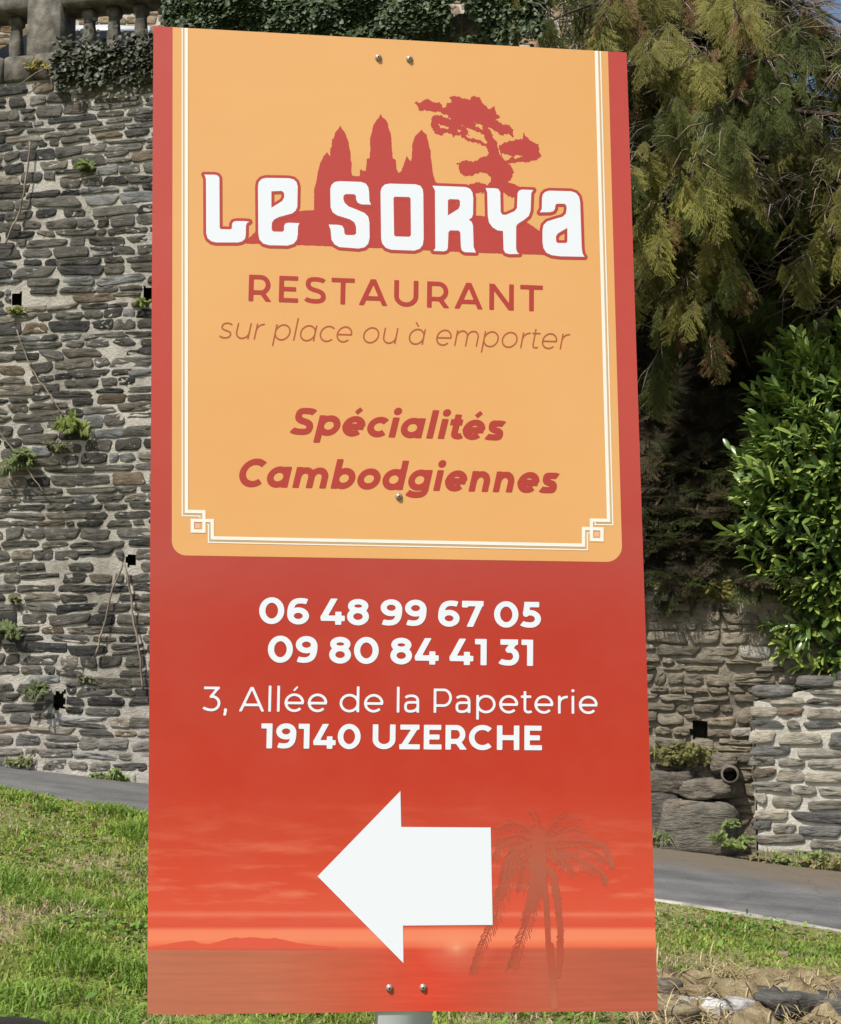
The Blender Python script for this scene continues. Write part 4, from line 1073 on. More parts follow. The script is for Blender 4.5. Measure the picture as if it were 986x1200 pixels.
tag(mesh_np('earth_bank', np.c_[xw.ravel(), yw.ravel(), zw.ravel()], F, m_och), kind='structure')
# dead grass lying over it
n_ = 3400; xx = c[0] + .15 + r.uniform(-1.05, 1.05, n_); yy = c[1] - .05 + r.uniform(-.55, .55, n_)
zz = lawn_z(xx, yy) + .03 + .06 * r.random(n_)
Dv = unit(r.normal(0, 1, (n_, 3)) * np.array([1, 1, .35])); L = r.uniform(.05, .14, n_)
kp = fbm(np.c_[xx, yy], 4, 17, 3) > .47
cS = np.array([.55, .44, .25]) * r.uniform(.45, 1.25, (n_, 1))
v, f, cc = leaf_cards(np.c_[xx, yy, zz][kp], Dv[kp], np.tile([0, 0, 1.], (kp.sum(), 1)), L[kp], np.full(kp.sum(), .007), cS[kp], .1, .5)
tag(mesh_np('dead_grass', v, f, M['weed'], None, cc), 'straw coloured dead grass lying over the ochre bank', 'dead grass', kind='stuff')

# black domed lid just showing at the lower left corner
bp = at(-8, 1214, 3.9)
bx = bp[0] - .04; by_ = bp[1] + .1
gz0 = float(lawn_z(np.array([bx]), np.array([by_]))[0]) - .05
lb = empty('litter_bin', (bx, by_, gz0), 'black bin with a domed lid just showing in the bottom left corner', 'bin')
m_blk = mat_flat('black_plastic', (.018, .018, .020), .38, .45)
mb = MB(); mb.lathe((bx, by_, gz0), [(.14, 0), (.17, .02), (.19, bp[2] - gz0 - .09)], 28); mb.build('body', m_blk, lb, smooth=True)
h_ = bp[2] - gz0
mb = MB(); mb.lathe((bx, by_, gz0), [(.19, h_ - .088), (.212, h_ - .085), (.216, h_ - .07), (.206, h_ - .05), (.17, h_ - .018), (.11, h_ - .004), (.02, h_)], 36); mb.build('lid', m_blk, lb, smooth=True)

# ------------------------------------------------------------------ THE SIGN
TL, TR, BR, BL = (180, 30.5), (734.5, 61.5), (771.5, 1184.5), (172.8, 1188)
def homography(src, dst):
    A = []; b_ = []
    for (u, v), (x_, y_) in zip(src, dst):
        A.append([u, v, 1, 0, 0, 0, -u * x_, -v * x_]); b_.append(x_)
        A.append([0, 0, 0, u, v, 1, -u * y_, -v * y_]); b_.append(y_)
    h = np.linalg.solve(np.array(A), np.array(b_)); return np.append(h, 1).reshape(3, 3)
HM = homography([(0, 0), (1, 0), (1, 1), (0, 1)], [TL, TR, BR, BL]); HI = np.linalg.inv(HM)
Kc = np.array([[1 / FPX, 0, -CW / 2 / FPX], [0, -1 / FPX, CH / 2 / FPX], [0, 0, 1]])
G = np.stack([RGT, UPV, FWD], 1) @ Kc @ HM           # world rays, up to one scale
SW = 1.2
lam = SW / np.linalg.norm(G[:, 0])
ax, bx_, cx_ = G[:, 0] * lam, G[:, 1] * lam, G[:, 2] * lam
if cx_[1] < 0: ax, bx_, cx_ = -ax, -bx_, -cx_
ORI = EYE + cx_                                       # top left corner
ex = ax / np.linalg.norm(ax); nrm = np.cross(ax, bx_); nrm /= np.linalg.norm(nrm)
if nrm[1] < 0: nrm = -nrm                             # into the sign, away from the viewer
ez = np.cross(ex, nrm)
if ez[2] < 0: ez = -ez
SH = -(bx_ @ ez)
print('sign', ORI, 'height', SH, 'shear', bx_ @ ex, 'normal', nrm, 'ez', ez)
def loc(px, py):
    q = HI @ np.array([px, py, 1.0]); u, v = q[0] / q[2], q[1] / q[2]
    p = ax * u + bx_ * v; return np.array([p @ ex, p @ ez])
PXM = SW / 577.0                                      # metres per photograph pixel on the sign
sign = empty('restaurant_sign', (0, 0, 0), 'tall red and orange restaurant sign board with a white arrow on a galvanised post', 'sign')
Rm = Matrix(((ex[0], nrm[0], ez[0], ORI[0]), (ex[1], nrm[1], ez[1], ORI[1]), (ex[2], nrm[2], ez[2], ORI[2]), (0, 0, 0, 1)))
base_l = loc(475, 1186); 
pbase = ORI + ex * base_l[0] + ez * base_l[1] + nrm * .06
zg = float(lawn_z(np.array([pbase[0]]), np.array([pbase[1]]))[0])
Rm = Rm.copy(); sroot = Vector((pbase[0], pbase[1], zg))
Rm.translation = sroot; sign.matrix_basis = Rm
off3 = np.array([(ORI - np.array(sroot)) @ ex, (ORI - np.array(sroot)) @ nrm, (ORI - np.array(sroot)) @ ez])
def sp3(P2_, y):      # sign plane coordinates -> the sign's own frame; y<0 is in front of the face
    P2_ = np.atleast_2d(P2_); return np.c_[P2_[:, 0] + off3[0], np.full(len(P2_), y + off3[1]), P2_[:, 1] + off3[2]]

# ---- signed-distance shapes
def sd_seg(X, Y, a, b_):
    dx, dy = b_[0] - a[0], b_[1] - a[1]; L2 = dx * dx + dy * dy + 1e-18
    t_ = np.clip(((X - a[0]) * dx + (Y - a[1]) * dy) / L2, 0, 1)
    return np.hypot(X - a[0] - t_ * dx, Y - a[1] - t_ * dy)
def sd_poly(X, Y, P):
    P = np.asarray(P, float); d = np.full(X.shape, 1e9); ins = np.zeros(X.shape, bool); n_ = len(P)
    for k in range(n_):
        a, b_ = P[k], P[(k + 1) % n_]; d = np.minimum(d, sd_seg(X, Y, a, b_))
        c = (a[1] > Y) != (b_[1] > Y)
        xi = (b_[0] - a[0]) * (Y - a[1]) / ((b_[1] - a[1]) + 1e-18) + a[0]
        ins ^= c & (X < xi)
    return np.where(ins, -d, d)
def sd_stroke(X, Y, pts, hw_, cut0=True, cut1=True):
    d = np.full(X.shape, 1e9)
    for a, b_ in zip(pts[:-1], pts[1:]): d = np.minimum(d, sd_seg(X, Y, a, b_))
    d = d - hw_
    for flag, p, q in ((cut0, pts[0], pts[1]), (cut1, pts[-1], pts[-2])):
        if not flag: continue
        t_ = np.array(p) - np.array(q); t_ = t_ / (np.linalg.norm(t_) + 1e-12)
        al = (X - p[0]) * t_[0] + (Y - p[1]) * t_[1]; near = np.hypot(X - p[0], Y - p[1]) < hw_ * 1.12
        d = np.where(near, np.maximum(d, al), d)
    return d
def contours(F, x0, y0, h):
    """marching squares at zero -> closed loops (F<0 is inside)"""
    F = np.where(np.abs(F) < 1e-12, 1e-12, F)
    ins = F < 0; ny, nx = F.shape
    code = ins[:-1, :-1] * 1 + ins[:-1, 1:] * 2 + ins[1:, 1:] * 4 + ins[1:, :-1] * 8
    nbr = {}
    TB = {1: [(3, 0)], 2: [(0, 1)], 3: [(3, 1)], 4: [(1, 2)], 5: [(3, 2), (1, 0)], 6: [(0, 2)], 7: [(3, 2)], 8: [(2, 3)], 9: [(2, 0)], 10: [(0, 3), (2, 1)], 11: [(2, 1)], 12: [(1, 3)], 13: [(1, 0)], 14: [(0, 3)]}
    js, is_ = np.nonzero((code > 0) & (code < 15))
    for j, i_ in zip(js.tolist(), is_.tolist()):
        E = [('h', j, i_), ('v', j, i_ + 1), ('h', j + 1, i_), ('v', j, i_)]
        for a, b_ in TB[int(code[j, i_])]:
            nbr.setdefault(E[a], []).append(E[b_]); nbr.setdefault(E[b_], []).append(E[a])
    def pos(e):
        t_, j, i_ = e
        if t_ == 'h': a, b_ = F[j, i_], F[j, i_ + 1]; return (x0 + (i_ + a / (a - b_)) * h, y0 + j * h)
        a, b_ = F[j, i_], F[j + 1, i_]; return (x0 + i_ * h, y0 + (j + a / (a - b_)) * h)
    loops = []; seen = set()
    for e in list(nbr):
        if e in seen: continue
        lp = [e]; seen.add(e); cur = e
        while True:
            nx_ = [q for q in nbr[cur] if q not in seen]
            if not nx_: break
            cur = nx_[0]; seen.add(cur); lp.append(cur)
        if len(lp) > 5: loops.append(np.array([pos(q) for q in lp]))
    out = []
    for P in loops:     # drop points that lie on a straight run
        a, b_ = np.roll(P, 1, 0), np.roll(P, -1, 0); t_ = b_ - a
        dv = np.abs((P[:, 0] - a[:, 0]) * t_[:, 1] - (P[:, 1] - a[:, 1]) * t_[:, 0]) / (np.hypot(t_[:, 0], t_[:, 1]) + 1e-12)
        k = dv > h * .004
        if k.sum() > 3: out.append(P[k])
    return out
def fill(loops):
    vs, es, fs = [], [], []
    for P in loops:
        k = len(vs); vs += [Vector((float(p[0]), float(p[1]))) for p in P]; m_ = len(P)
        fs.append(list(range(k, k + m_)))
    # sort out winding so that islands and holes are told apart
    co, ed, fa, *_ = delaunay_2d_cdt(vs, [], fs, 0, 1e-7)
    co = np.array([(c.x, c.y) for c in co]); fa = np.array([f for f in fa], int)
    cen = co[fa].mean(1); ins = np.zeros(len(cen), bool)
    for P in loops:
        a = P; b_ = np.roll(P, -1, 0)
        for k in range(len(P)):
            c = (a[k, 1] > cen[:, 1]) != (b_[k, 1] > cen[:, 1])
            xi = (b_[k, 0] - a[k, 0]) * (cen[:, 1] - a[k, 1]) / ((b_[k, 1] - a[k, 1]) + 1e-18) + a[k, 0]
            ins ^= c & (cen[:, 0] < xi)
    return co, fa[ins]
def print_mesh(name, loops, y, mat, xf=None, parent=None):
    co, fa = fill(loops)
    if xf is not None: co = xf(co)
    # face the viewer
    a, b_, c = co[fa[:, 0]], co[fa[:, 1]], co[fa[:, 2]]
    cr = (b_[:, 0] - a[:, 0]) * (c[:, 1] - a[:, 1]) - (b_[:, 1] - a[:, 1]) * (c[:, 0] - a[:, 0])
    fa = np.where((cr < 0)[:, None], fa[:, ::-1], fa)
    return mesh_np(name, sp3(co, y), fa, mat, parent or sign, world=False)
def sd_grid(bb, h):
    x0, x1, y0, y1 = bb; nx, ny = int((x1 - x0) / h) + 2, int((y1 - y0) / h) + 2
    X, Y = np.meshgrid(x0 + np.arange(nx) * h, y0 + np.arange(ny) * h); return X, Y

# ---- lettering: a geometric sans drawn with a pen of constant width (cap height 1)
XH, ASC, DSC = .745, 1.06, -.27
def arc(cx, cy, rx, ry, a0, a1, n_=26):
    t_ = np.radians(np.linspace(a0, a1, n_)); return [(cx + rx * math.cos(q), cy + ry * math.sin(q)) for q in t_]
def bez(p0, p1, p2, p3, n_=14):
    t_ = np.linspace(0, 1, n_)[:, None]; p0, p1, p2, p3 = map(np.array, (p0, p1, p2, p3))
    return [tuple(q) for q in ((1 - t_) ** 3 * p0 + 3 * (1 - t_) ** 2 * t_ * p1 + 3 * (1 - t_) * t_ ** 2 * p2 + t_ ** 3 * p3)]
def s_shape(W_, Hh, h):
    k = W_ / .76; lx, rx = .035 * k + h, W_ - h - .01; cxm = W_ * .5
    return (bez((W_ - .075 * k, Hh * .86 - h * .35), (W_ * .80, Hh * .95 - h * .6), (W_ * .66, Hh - h), (cxm, Hh - h)) + bez((cxm, Hh - h), (W_ * .24, Hh - h), (lx, Hh * .90 - h * .3), (lx, Hh * .735))[1:]
            + bez((lx, Hh * .735), (lx, Hh * .60), (W_ * .28, Hh * .545), (cxm, Hh * .5))[1:] + bez((cxm, Hh * .5), (W_ * .74, Hh * .455), (rx, Hh * .40), (rx, Hh * .265))[1:]
            + bez((rx, Hh * .265), (rx, Hh * .10 + h * .3), (W_ * .76, h), (cxm * .98, h))[1:] + bez((cxm * .98, h), (W_ * .31, h), (W_ * .16, Hh * .06 + h * .55), (W_ * .055, Hh * .14 + h * .4))[1:])
def glyph(ch, w):
    """strokes [(points, cut_start, cut_end)], ink width, side bearings, clip"""
    h = w / 2; X = XH; st = []; clip = None
    def L(*p, c0=True, c1=True): st.append((list(p), c0, c1))
    A_, B_, D_ = .095, .05, .015       # straight, round and diagonal side bearings
    if ch == ' ': return [], .30, 0, 0, None
    if ch == 'R' or ch == 'P':
        W_ = .76 if ch == 'R' else .75; yb = .335 if ch == 'R' else .30
        L((h, 0), (h, 1)); cy = (1 - h + yb) / 2
        st.append(([(h, 1 - h), (.40, 1 - h)] + arc(.40, cy, W_ - h - .40 - .02, 1 - h - cy, 90, -90) + [(h, yb)], False, False))
        if ch == 'R': L((.44, yb + .02), (.80 - h * .4, -.12)); clip = (0, 1); W_ = .79
        return st, W_, A_, D_ + .02, clip
    if ch == 'E':
        L((h, 0), (h, 1)); L((h, h), (.66, h)); L((h, .505), (.585, .505)); L((h, 1 - h), (.645, 1 - h)); return st, .66, A_, B_, None
    if ch == 'S': st.append((s_shape(.74, 1, h), True, True)); return st, .74, B_, B_, None
    if ch == 'T': L((0, 1 - h), (.80, 1 - h)); L((.40, 0), (.40, 1 - h)); return st, .80, D_, D_, None
    if ch == 'A':
        xl = h * 1.12; xm = .5; sl_ = (xm - xl) / 1.0
        L((xl - .2 * sl_, -.2), (xm + .0, 1.0 + .0), (xm + (xm - xl) * .0 + .0, 1.02), c1=False); st.pop()
        L((xl - .2 * sl_, -.2), (xm + .12 * sl_, 1.12)); L((1 - xl + .2 * sl_, -.2), (xm - .12 * sl_, 1.12))
        L((xl + .27 * sl_, .27), (1 - xl - .27 * sl_, .27)); return st, 1.0, D_, D_, (0, 1)
    if ch == 'U':
        st.append(([(h, 1), (h, .40)] + arc(.42, .40, .42 - h, .40 - h, 180, 360)[1:] + [(.84 - h, 1)], True, True)); return st, .84, A_, A_, None
    if ch == 'N':
        L((h, 0), (h, 1)); L((.86 - h, 0), (.86 - h, 1)); L((h - .05, 1.06), (.86 - h + .05, -.06)); return [(p, a, b_) for p, a, b_ in st], .86, A_, A_, (0, 1)
    if ch == 'H': L((h, 0), (h, 1)); L((.84 - h, 0), (.84 - h, 1)); L((h, .505), (.84 - h, .505)); return st, .84, A_, A_, None
    if ch == 'Z': L((.03, 1 - h), (.74, 1 - h)); L((0, h), (.76, h)); L((.74 - h * 1.35, 1 - h), (h * 1.35, h)); return st, .76, B_, B_, None
    if ch == 'C': st.append((arc(.505, .5, .505 - h, .5 - h + .012, 46, 314, 40), True, True)); return st, .90, B_, B_, None
    if ch in 'a':      # two-storey a
        W_ = .60; L((W_ - h, 0), (W_ - h, X * .60))
        st.append((bez((W_ - h, X * .58), (W_ - h, X * .86), (W_ * .74, X - h), (W_ * .47, X - h)) + bez((W_ * .47, X - h), (W_ * .30, X - h), (W_ * .18, X * .93 - h * .4), (W_ * .08, X * .84 - h * .3))[1:], False, True))
        yt = X * .57; yc = (yt + h) / 2
        st.append(([(W_ - h, yt), (W_ * .46, yt)] + bez((W_ * .46, yt), (W_ * .16, yt), (h, yt * .90), (h, yc))[1:] + bez((h, yc), (h, h + .03), (W_ * .22, h), (W_ * .42, h))[1:] + bez((W_ * .42, h), (W_ * .66, h), (W_ * .86, h + .07), (W_ - h, h + .19))[1:], False, False)); return st, W_, B_, A_, None
    if ch in 'AaÀ': pass
    if ch in ('α', 'à', 'b', 'd', 'p', 'q', 'g'):
        W_ = .78; rx = (W_ - w) / 2
        st.append((arc(W_ / 2, X / 2, rx, X / 2 - h + .008, 0, 360, 44), False, False))
        if ch in 'αà': L((W_ - h, 0), (W_ - h, X))
        if ch == 'à': L((W_ * .28, X + .30), (W_ * .50, X + .11))
        if ch == 'b': L((h, 0), (h, ASC)); return st, W_, A_, B_, None
        if ch == 'd': L((W_ - h, 0), (W_ - h, ASC))
        if ch == 'p': L((h, DSC), (h, X)); return st, W_, A_, B_, None
        if ch == 'g':
            yb = DSC + h
            st.append(([(W_ - h, X), (W_ - h, .03)] + bez((W_ - h, .03), (W_ - h, yb + .05), (W_ * .74, yb), (W_ * .46, yb))[1:] + bez((W_ * .46, yb), (W_ * .30, yb), (W_ * .18, yb + .03), (W_ * .08, yb + .085))[1:], True, True))
        return st, W_, B_, A_, None
    if ch == 'c': st.append((arc(.40, X / 2, .40 - h, X / 2 - h + .008, 44, 316, 36), True, True)); return st, .70, B_, B_ * .6, None
    if ch in 'eé':
        W_ = .77; ry = X / 2 - h + .008
        st.append((arc(W_ / 2, X / 2, W_ / 2 - h, ry, 0, 316, 40), True, True)); L((h * .9, X * .485), (W_ - h * .35, X * .485), c0=False)
        if ch == 'é': L((W_ * .46, X + .115), (W_ * .66, X + .285)); st[-1] = st[-1] + (.72,)
        return st, W_, B_, B_, None
    if ch == 'i': L((h, 0), (h, X)); st.append(([(h, X + .20 + h * .25), (h + .001, X + .20 + h * .25)], 'dot', 'dot')); return st, w, A_, A_, None
    if ch == 'l': L((h, 0), (h, ASC)); return st, w, A_, A_, None
    if ch == 'n':
        W_ = .69; L((h, 0), (h, X)); rx = (W_ - w) / 2
        st.append((arc(W_ / 2, X - h - (.30 - h * .2), rx, .30 - h * .2, 180, 0, 28) + [(W_ - h, 0)], False, True)); return st, W_, A_, A_, None
    if ch == 'm':
        W_ = 1.16; L((h, 0), (h, X)); m_ = W_ / 2; rx = (m_ - h) / 2
        for x0_ in (h, m_): st.append((arc(x0_ + rx, X - h - (.27 - h * .2), rx, .27 - h * .2, 180, 0, 26) + [(x0_ + 2 * rx, 0)], False, True))
        return st, W_, A_, A_, None
    if ch == 'o': st.append((arc(.40, X / 2, .40 - h, X / 2 - h + .008, 0, 360, 44), False, False)); return st, .80, B_, B_, None
    if ch == 'r': L((h, 0), (h, X)); st.append((bez((h, X * .52), (h, X * .84), (.22 + h * .3, X - h), (.40, X - h + .004)), False, True)); return st, .40, A_, D_, None
    if ch == 's': st.append((s_shape(.60, X, h), True, True)); return st, .60, B_ * .8, B_ * .8, None
    if ch == 't':
        x0_ = .11 + h; st.append(([(x0_, X + .18), (x0_, .20)] + bez((x0_, .20), (x0_, h + .02), (x0_ + .08, h), (x0_ + .15, h))[1:] + bez((x0_ + .15, h), (x0_ + .19, h), (x0_ + .23, h + .01), (x0_ + .27, h + .04))[1:], True, True)); L((0, X - h), (.42, X - h)); return st, .44, D_, D_, None
    if ch == 'u':
        W_ = .69; L((W_ - h, 0), (W_ - h, X)); rx = (W_ - w) / 2
        st.append(([(h, X)] + arc(W_ / 2, h + .30 - h * .2, rx, .30 - h * .2, 180, 360, 28), True, False)); return st, W_, A_, A_, None
    if ch == ',': st.append(([(h * 1.3, h * 1.1), (h * 1.301, h * 1.1)], 'dot', 'dot')); L((h * 1.5, h * .9), (h * .7, -.17)); return st, w * 1.3, .04, .05, None
    # figures
    if ch == '0': st.append((arc(.42, .5, .42 - h, .5 - h + .01, 0, 360, 48), False, False)); return st, .84, B_, B_, None
    if ch == '1': L((.30 + 0 * h, 0), (.30, 1)); L((0, 1 - h), (.30, 1 - h)); return st, .30 + h, .03, A_, None
    if ch == '3':
        L((.05, 1 - h), (.66, 1 - h)); L((.66 - h * 1.25, 1 - h * 1.2), (.33, .60), c0=False, c1=False); yb = .60; cy = (yb + h) / 2
        st.append(([(.29, yb - .005), (.37, yb - .005)] + arc(.37, cy, .70 - h - .37, (yb - h) / 2, 90, -90, 26)[0:] + bez((.37, h), (.24, h), (.12, .06 + h * .5), (.04, .13 + h * .45))[1:], True, True)); return st, .70, B_ * .6, B_, None
    if ch == '4':
        L((.50 + h * .2, 1.1), (h * 1.15 - .0, .285 - .02), c1=False); L((.03, .225 + h * .2), (.84, .225 + h * .2)); L((.62, 0), (.62, .50)); return st, .84, D_ + .01, D_ + .01, (0, 1)
    if ch == '5':
        L((.12, 1 - h), (.64, 1 - h)); L((.12 + h, 1 - h), (.085 + h * .95, .52), c1=False); yb = .62; cy = (yb - h * .4 + h) / 2; ry = yb - h * .4 - cy
        st.append(([(.085 + h * .9, yb - h * .4), (.34, yb - h * .4)] + arc(.34, cy, .70 - h - .34, ry, 90, -90, 26) + bez((.34, h), (.23, h), (.12, .06 + h * .5), (.04, .13 + h * .45))[1:], False, True)); return st, .70, B_ * .6, B_, None
    if ch in '69':
        W_ = .73; cy = .315; rx = W_ / 2 - h; ry = .315 - h
        s1 = arc(W_ / 2 + .01, cy, rx - .005, ry + .01, 0, 360, 40)
        s2 = bez((h, cy + .06), (h, .74), (.20, 1 - h), (.45, 1 - h)) + bez((.45, 1 - h), (.54, 1 - h), (.60, .985 - h), (.66, .945 - h * .8))[1:]
        s2 = [(h + .003, cy)] + s2
        if ch == '9': s1 = [(W_ - a, 1 - b_) for a, b_ in s1]; s2 = [(W_ - a, 1 - b_) for a, b_ in s2]
        st.append((s1, False, False)); st.append((s2, False, True)); return st, W_, B_, B_, None
    if ch == '7':
        L((0, 1 - h), (.74, 1 - h)); L((.74 - h * 1.1, 1 - h), (.24, -.08)); L((h, 1 - h), (h, .74)); return st, .74, B_ * .7, D_, (0, 1)
    if ch == '8':
        W_ = .74; y1 = .55
        st.append((arc(W_ / 2, (y1 + h * .1) / 2 + h * .45, W_ / 2 - h, (y1 + h * .1) / 2 - h * .45, 0, 360, 40), False, False))
        yt0 = y1 + h * .1; st.append((arc(W_ / 2, (yt0 + 1 - h) / 2, W_ / 2 - h - .025, (1 - h - yt0) / 2, 0, 360, 40), False, False)); return st, W_, B_, B_, None
    raise ValueError(ch)

def text_line(name, txt, p_l, p_r, cap, w, mat, y=-.0008, slant=0.0, track=0.0, space=.30):
    """sets txt so that its ink runs from photograph point p_l to p_r along the baseline"""
    A0, A1 = loc(*p_l), loc(*p_r); capm = np.linalg.norm(loc(p_l[0], p_l[1] - cap) - A0)
    pen = 0; items = []; prev = 0
    for k, ch in enumerate(txt):
        if ch == ' ': pen += space + track; continue
        st, W_, sl_, sr, clip = glyph(ch, w)
        if items: pen += sl_
        items.append((st, pen, W_, clip)); pen += W_ + sr + track; end = items[-1][1] + W_
    first = txt[0]
    tot = end + (slant * (XH if txt[-1] not in 'TE1' else 1) * .6 if slant else 0)
    kx = np.linalg.norm(A1 - A0) / (tot * capm)
    print('text', txt, 'x-scale', round(kx, 3))
    u = (A1 - A0) / np.linalg.norm(A1 - A0); v = np.array([-u[1], u[0]])
    hg = 1 / 34.0; words = [[]]; wi = iter(items)
    for ch in txt:
        if ch == ' ': words.append([])
        else: words[-1].append(next(wi))
    def xf(co):
        xx = (co[:, 0] + slant * co[:, 1]) * kx * capm; yy = co[:, 1] * capm
        return A0[None] + xx[:, None] * u + yy[:, None] * v
    for items_ in words:
      loops = []
      for st, x0_, W_, clip in items_:
          Xg, Yg = sd_grid((-.35, W_ + .35, -.45, 1.45), hg); d = np.full(Xg.shape, 1e9)
          for pts, c0, c1, *kw in st:
              if c0 == 'dot': dd_ = np.hypot(Xg - pts[0][0], Yg - pts[0][1]) - w * .62
              else:
                  dd_ = sd_stroke(Xg, Yg, pts, w / 2 * (kw[0] if kw else 1), c0, c1)
              if clip and c0 != 'dot': dd_ = np.maximum(dd_, np.maximum(clip[0] - Yg, Yg - clip[1]))
              d = np.minimum(d, dd_)
          for P in contours(d, -.35, -.45, hg): loops.append(P + np.array([x0_, 0]))
      print_mesh(name, loops, y, mat, xf)

# ---- print materials
def print_mat(name, col, rough=.42):
    m, n, b = new_mat(name)
    t = noise(n, 900, 2, .6); r_ = ramp(n, t.outputs[0], [(.3, tuple(c * .97 for c in col[:3])), (.7, tuple(min(1, c * 1.03) for c in col[:3]))])
    n.links.new(r_.outputs[0], b.inputs['Base Color'])
    b.inputs['Roughness'].default_value = rough; b.inputs['Specular IOR Level'].default_value = .35
    return m
m_white = print_mat('print_white', alb(240, 246, 255, .88)); m_ivory = print_mat('print_ivory', alb(255, 250, 238, .86)); m_red = print_mat('print_red', alb(194, 73, 66))
m_redt = print_mat('print_red_text', alb(187, 68, 57)); m_thin = print_mat('print_thin_red', alb(188, 98, 62)); m_grey = print_mat('print_grey', alb(222, 190, 150)); m_pink = print_mat('print_pink', alb(250, 190, 160))
def wear(n, c):
    """rain streaks, dust and a few short scratches on the printed film"""
    tcw = N(n, 'ShaderNodeTexCoord')
    du = ramp(n, noise(n, 2.4, 6, .65, vec=tcw.outputs['Object']).outputs[0], [(.45, g(0)), (.75, g(.03))]); c = mixc(n, du.outputs[0], c, (.70, .60, .50, 1))
    m2 = N(n, 'ShaderNodeMapping'); n.links.new(tcw.outputs['Object'], m2.inputs[0]); m2.inputs['Rotation'].default_value = (0, .7, 0); m2.inputs['Scale'].default_value = (60, 1, 11)
    sc2 = ramp(n, noise(n, 1.0, 2, .5, vec=m2.outputs[0]).outputs[0], [(.80, g(0)), (.83, g(.3))]); c = mixc(n, sc2.outputs[0], c, (.80, .62, .50, 1))
    return c
# cream field, with the faint ripples of the stuck-on film
m_cream, n, b = new_mat('print_cream')
t = noise(n, 1.3, 3, .5); r_ = ramp(n, t.outputs[0], [(.3, alb(237, 176, 108)), (.7, alb(240, 182, 116))])
n.links.new(wear(n, r_.outputs[0]), b.inputs['Base Color']); b.inputs['Roughness'].default_value = .42; b.inputs['Specular IOR Level'].default_value = .35
mpn = N(n, 'ShaderNodeMapping'); tcn = N(n, 'ShaderNodeTexCoord'); n.links.new(tcn.outputs['Object'], mpn.inputs[0]); mpn.inputs['Scale'].default_value = (2.5, 1, 7)
bump(n, b, noise(n, 1.2, 2, .5, vec=mpn.outputs[0]).outputs[0], .05, .02)

# red board: the printed picture, a red ground running down into a sunset over the sea
m_board, n, b = new_mat('print_sunset')
tc = N(n, 'ShaderNodeTexCoord'); sx_ = N(n, 'ShaderNodeSeparateXYZ'); n.links.new(tc.outputs['Object'], sx_.inputs[0])
zt_, zb_ = off3[2], off3[2] - SH
def zpos(py): return float((loc(470, py)[1] + SH) / SH)
mr = N(n, 'ShaderNodeMapRange'); mr.inputs['From Min'].default_value = zb_; mr.inputs['From Max'].default_value = zt_
n.links.new(sx_.outputs[2], mr.inputs[0])
stops = [(1190, (196, 87, 63)), (1112, (205, 92, 65)), (1111, (238, 106, 73)), (1100, (248, 142, 104)), (1088, (247, 136, 102)), (1086, (224, 87, 63)), (1076, (224, 87, 63)), (1074, (250, 150, 120)), (1070, (226, 89, 63)), (1030, (218, 78, 53)), (980, (208, 73, 48)), (920, (200, 59, 36)), (840, (196, 57, 37)), (740, (193, 59, 42)), (650, (190, 72, 61)), (500, (198, 75, 63)), (300, (200, 77, 66)), (30, (198, 77, 68))]
base = ramp(n, mr.outputs[0], [(max(0, min(1, zpos(p))), alb(*c)) for p, c in stops])
mr2 = N(n, 'ShaderNodeMapRange'); mr2.inputs['From Min'].default_value = off3[0]; mr2.inputs['From Max'].default_value = off3[0] + SW
n.links.new(sx_.outputs[0], mr2.inputs[0])
# streaky clouds in a band above the horizon
mp = N(n, 'ShaderNodeMapping'); n.links.new(tc.outputs['Object'], mp.inputs[0]); mp.inputs['Scale'].default_value = (2.2, 1, 13)
cl = noise(n, 2.4, 6, .6, vec=mp.outputs[0])
clr = ramp(n, cl.outputs[0], [(.50, g(0)), (.72, g(1))])
band = ramp(n, mr.outputs[0], [(zpos(1088), g(0)), (zpos(1070), g(.5)), (zpos(1045), g(1)), (zpos(985), g(.45)), (zpos(930), g(0))])
mul = N(n, 'ShaderNodeMath', operation='MULTIPLY'); n.links.new(clr.outputs[0], mul.inputs[0]); n.links.new(band.outputs[0], mul.inputs[1])
mul2 = N(n, 'ShaderNodeMath', operation='MULTIPLY'); n.links.new(mul.outputs[0], mul2.inputs[0]); mul2.inputs[1].default_value = .62
c = mixc(n, mul2.outputs[0], base.outputs[0], alb(246, 140, 110))
# the sea: brown to the sides, hot red below the setting sun
sea = ramp(n, mr2.outputs[0], [(0.0, alb(192, 118, 92)), (.30, alb(196, 110, 82)), (.46, alb(206, 92, 66)), (.60, alb(226, 74, 52)), (.72, alb(206, 84, 62)), (.84, alb(196, 98, 74)), (1, alb(190, 96, 74))])
mp = N(n, 'ShaderNodeMapping'); n.links.new(tc.outputs['Object'], mp.inputs[0]); mp.inputs['Scale'].default_value = (1.6, 1, 40)
wv = noise(n, 3, 4, .6, vec=mp.outputs[0]); wvr = ramp(n, wv.outputs[0], [(.35, g(.93)), (.7, g(1.08))])
seac = mixc(n, 1, sea.outputs[0], wvr.outputs[0], 'MULTIPLY')
seam = ramp(n, mr.outputs[0], [(0, g(1)), (zpos(1114), g(1)), (zpos(1111), g(0))])
c = mixc(n, seam.outputs[0], c, seac)
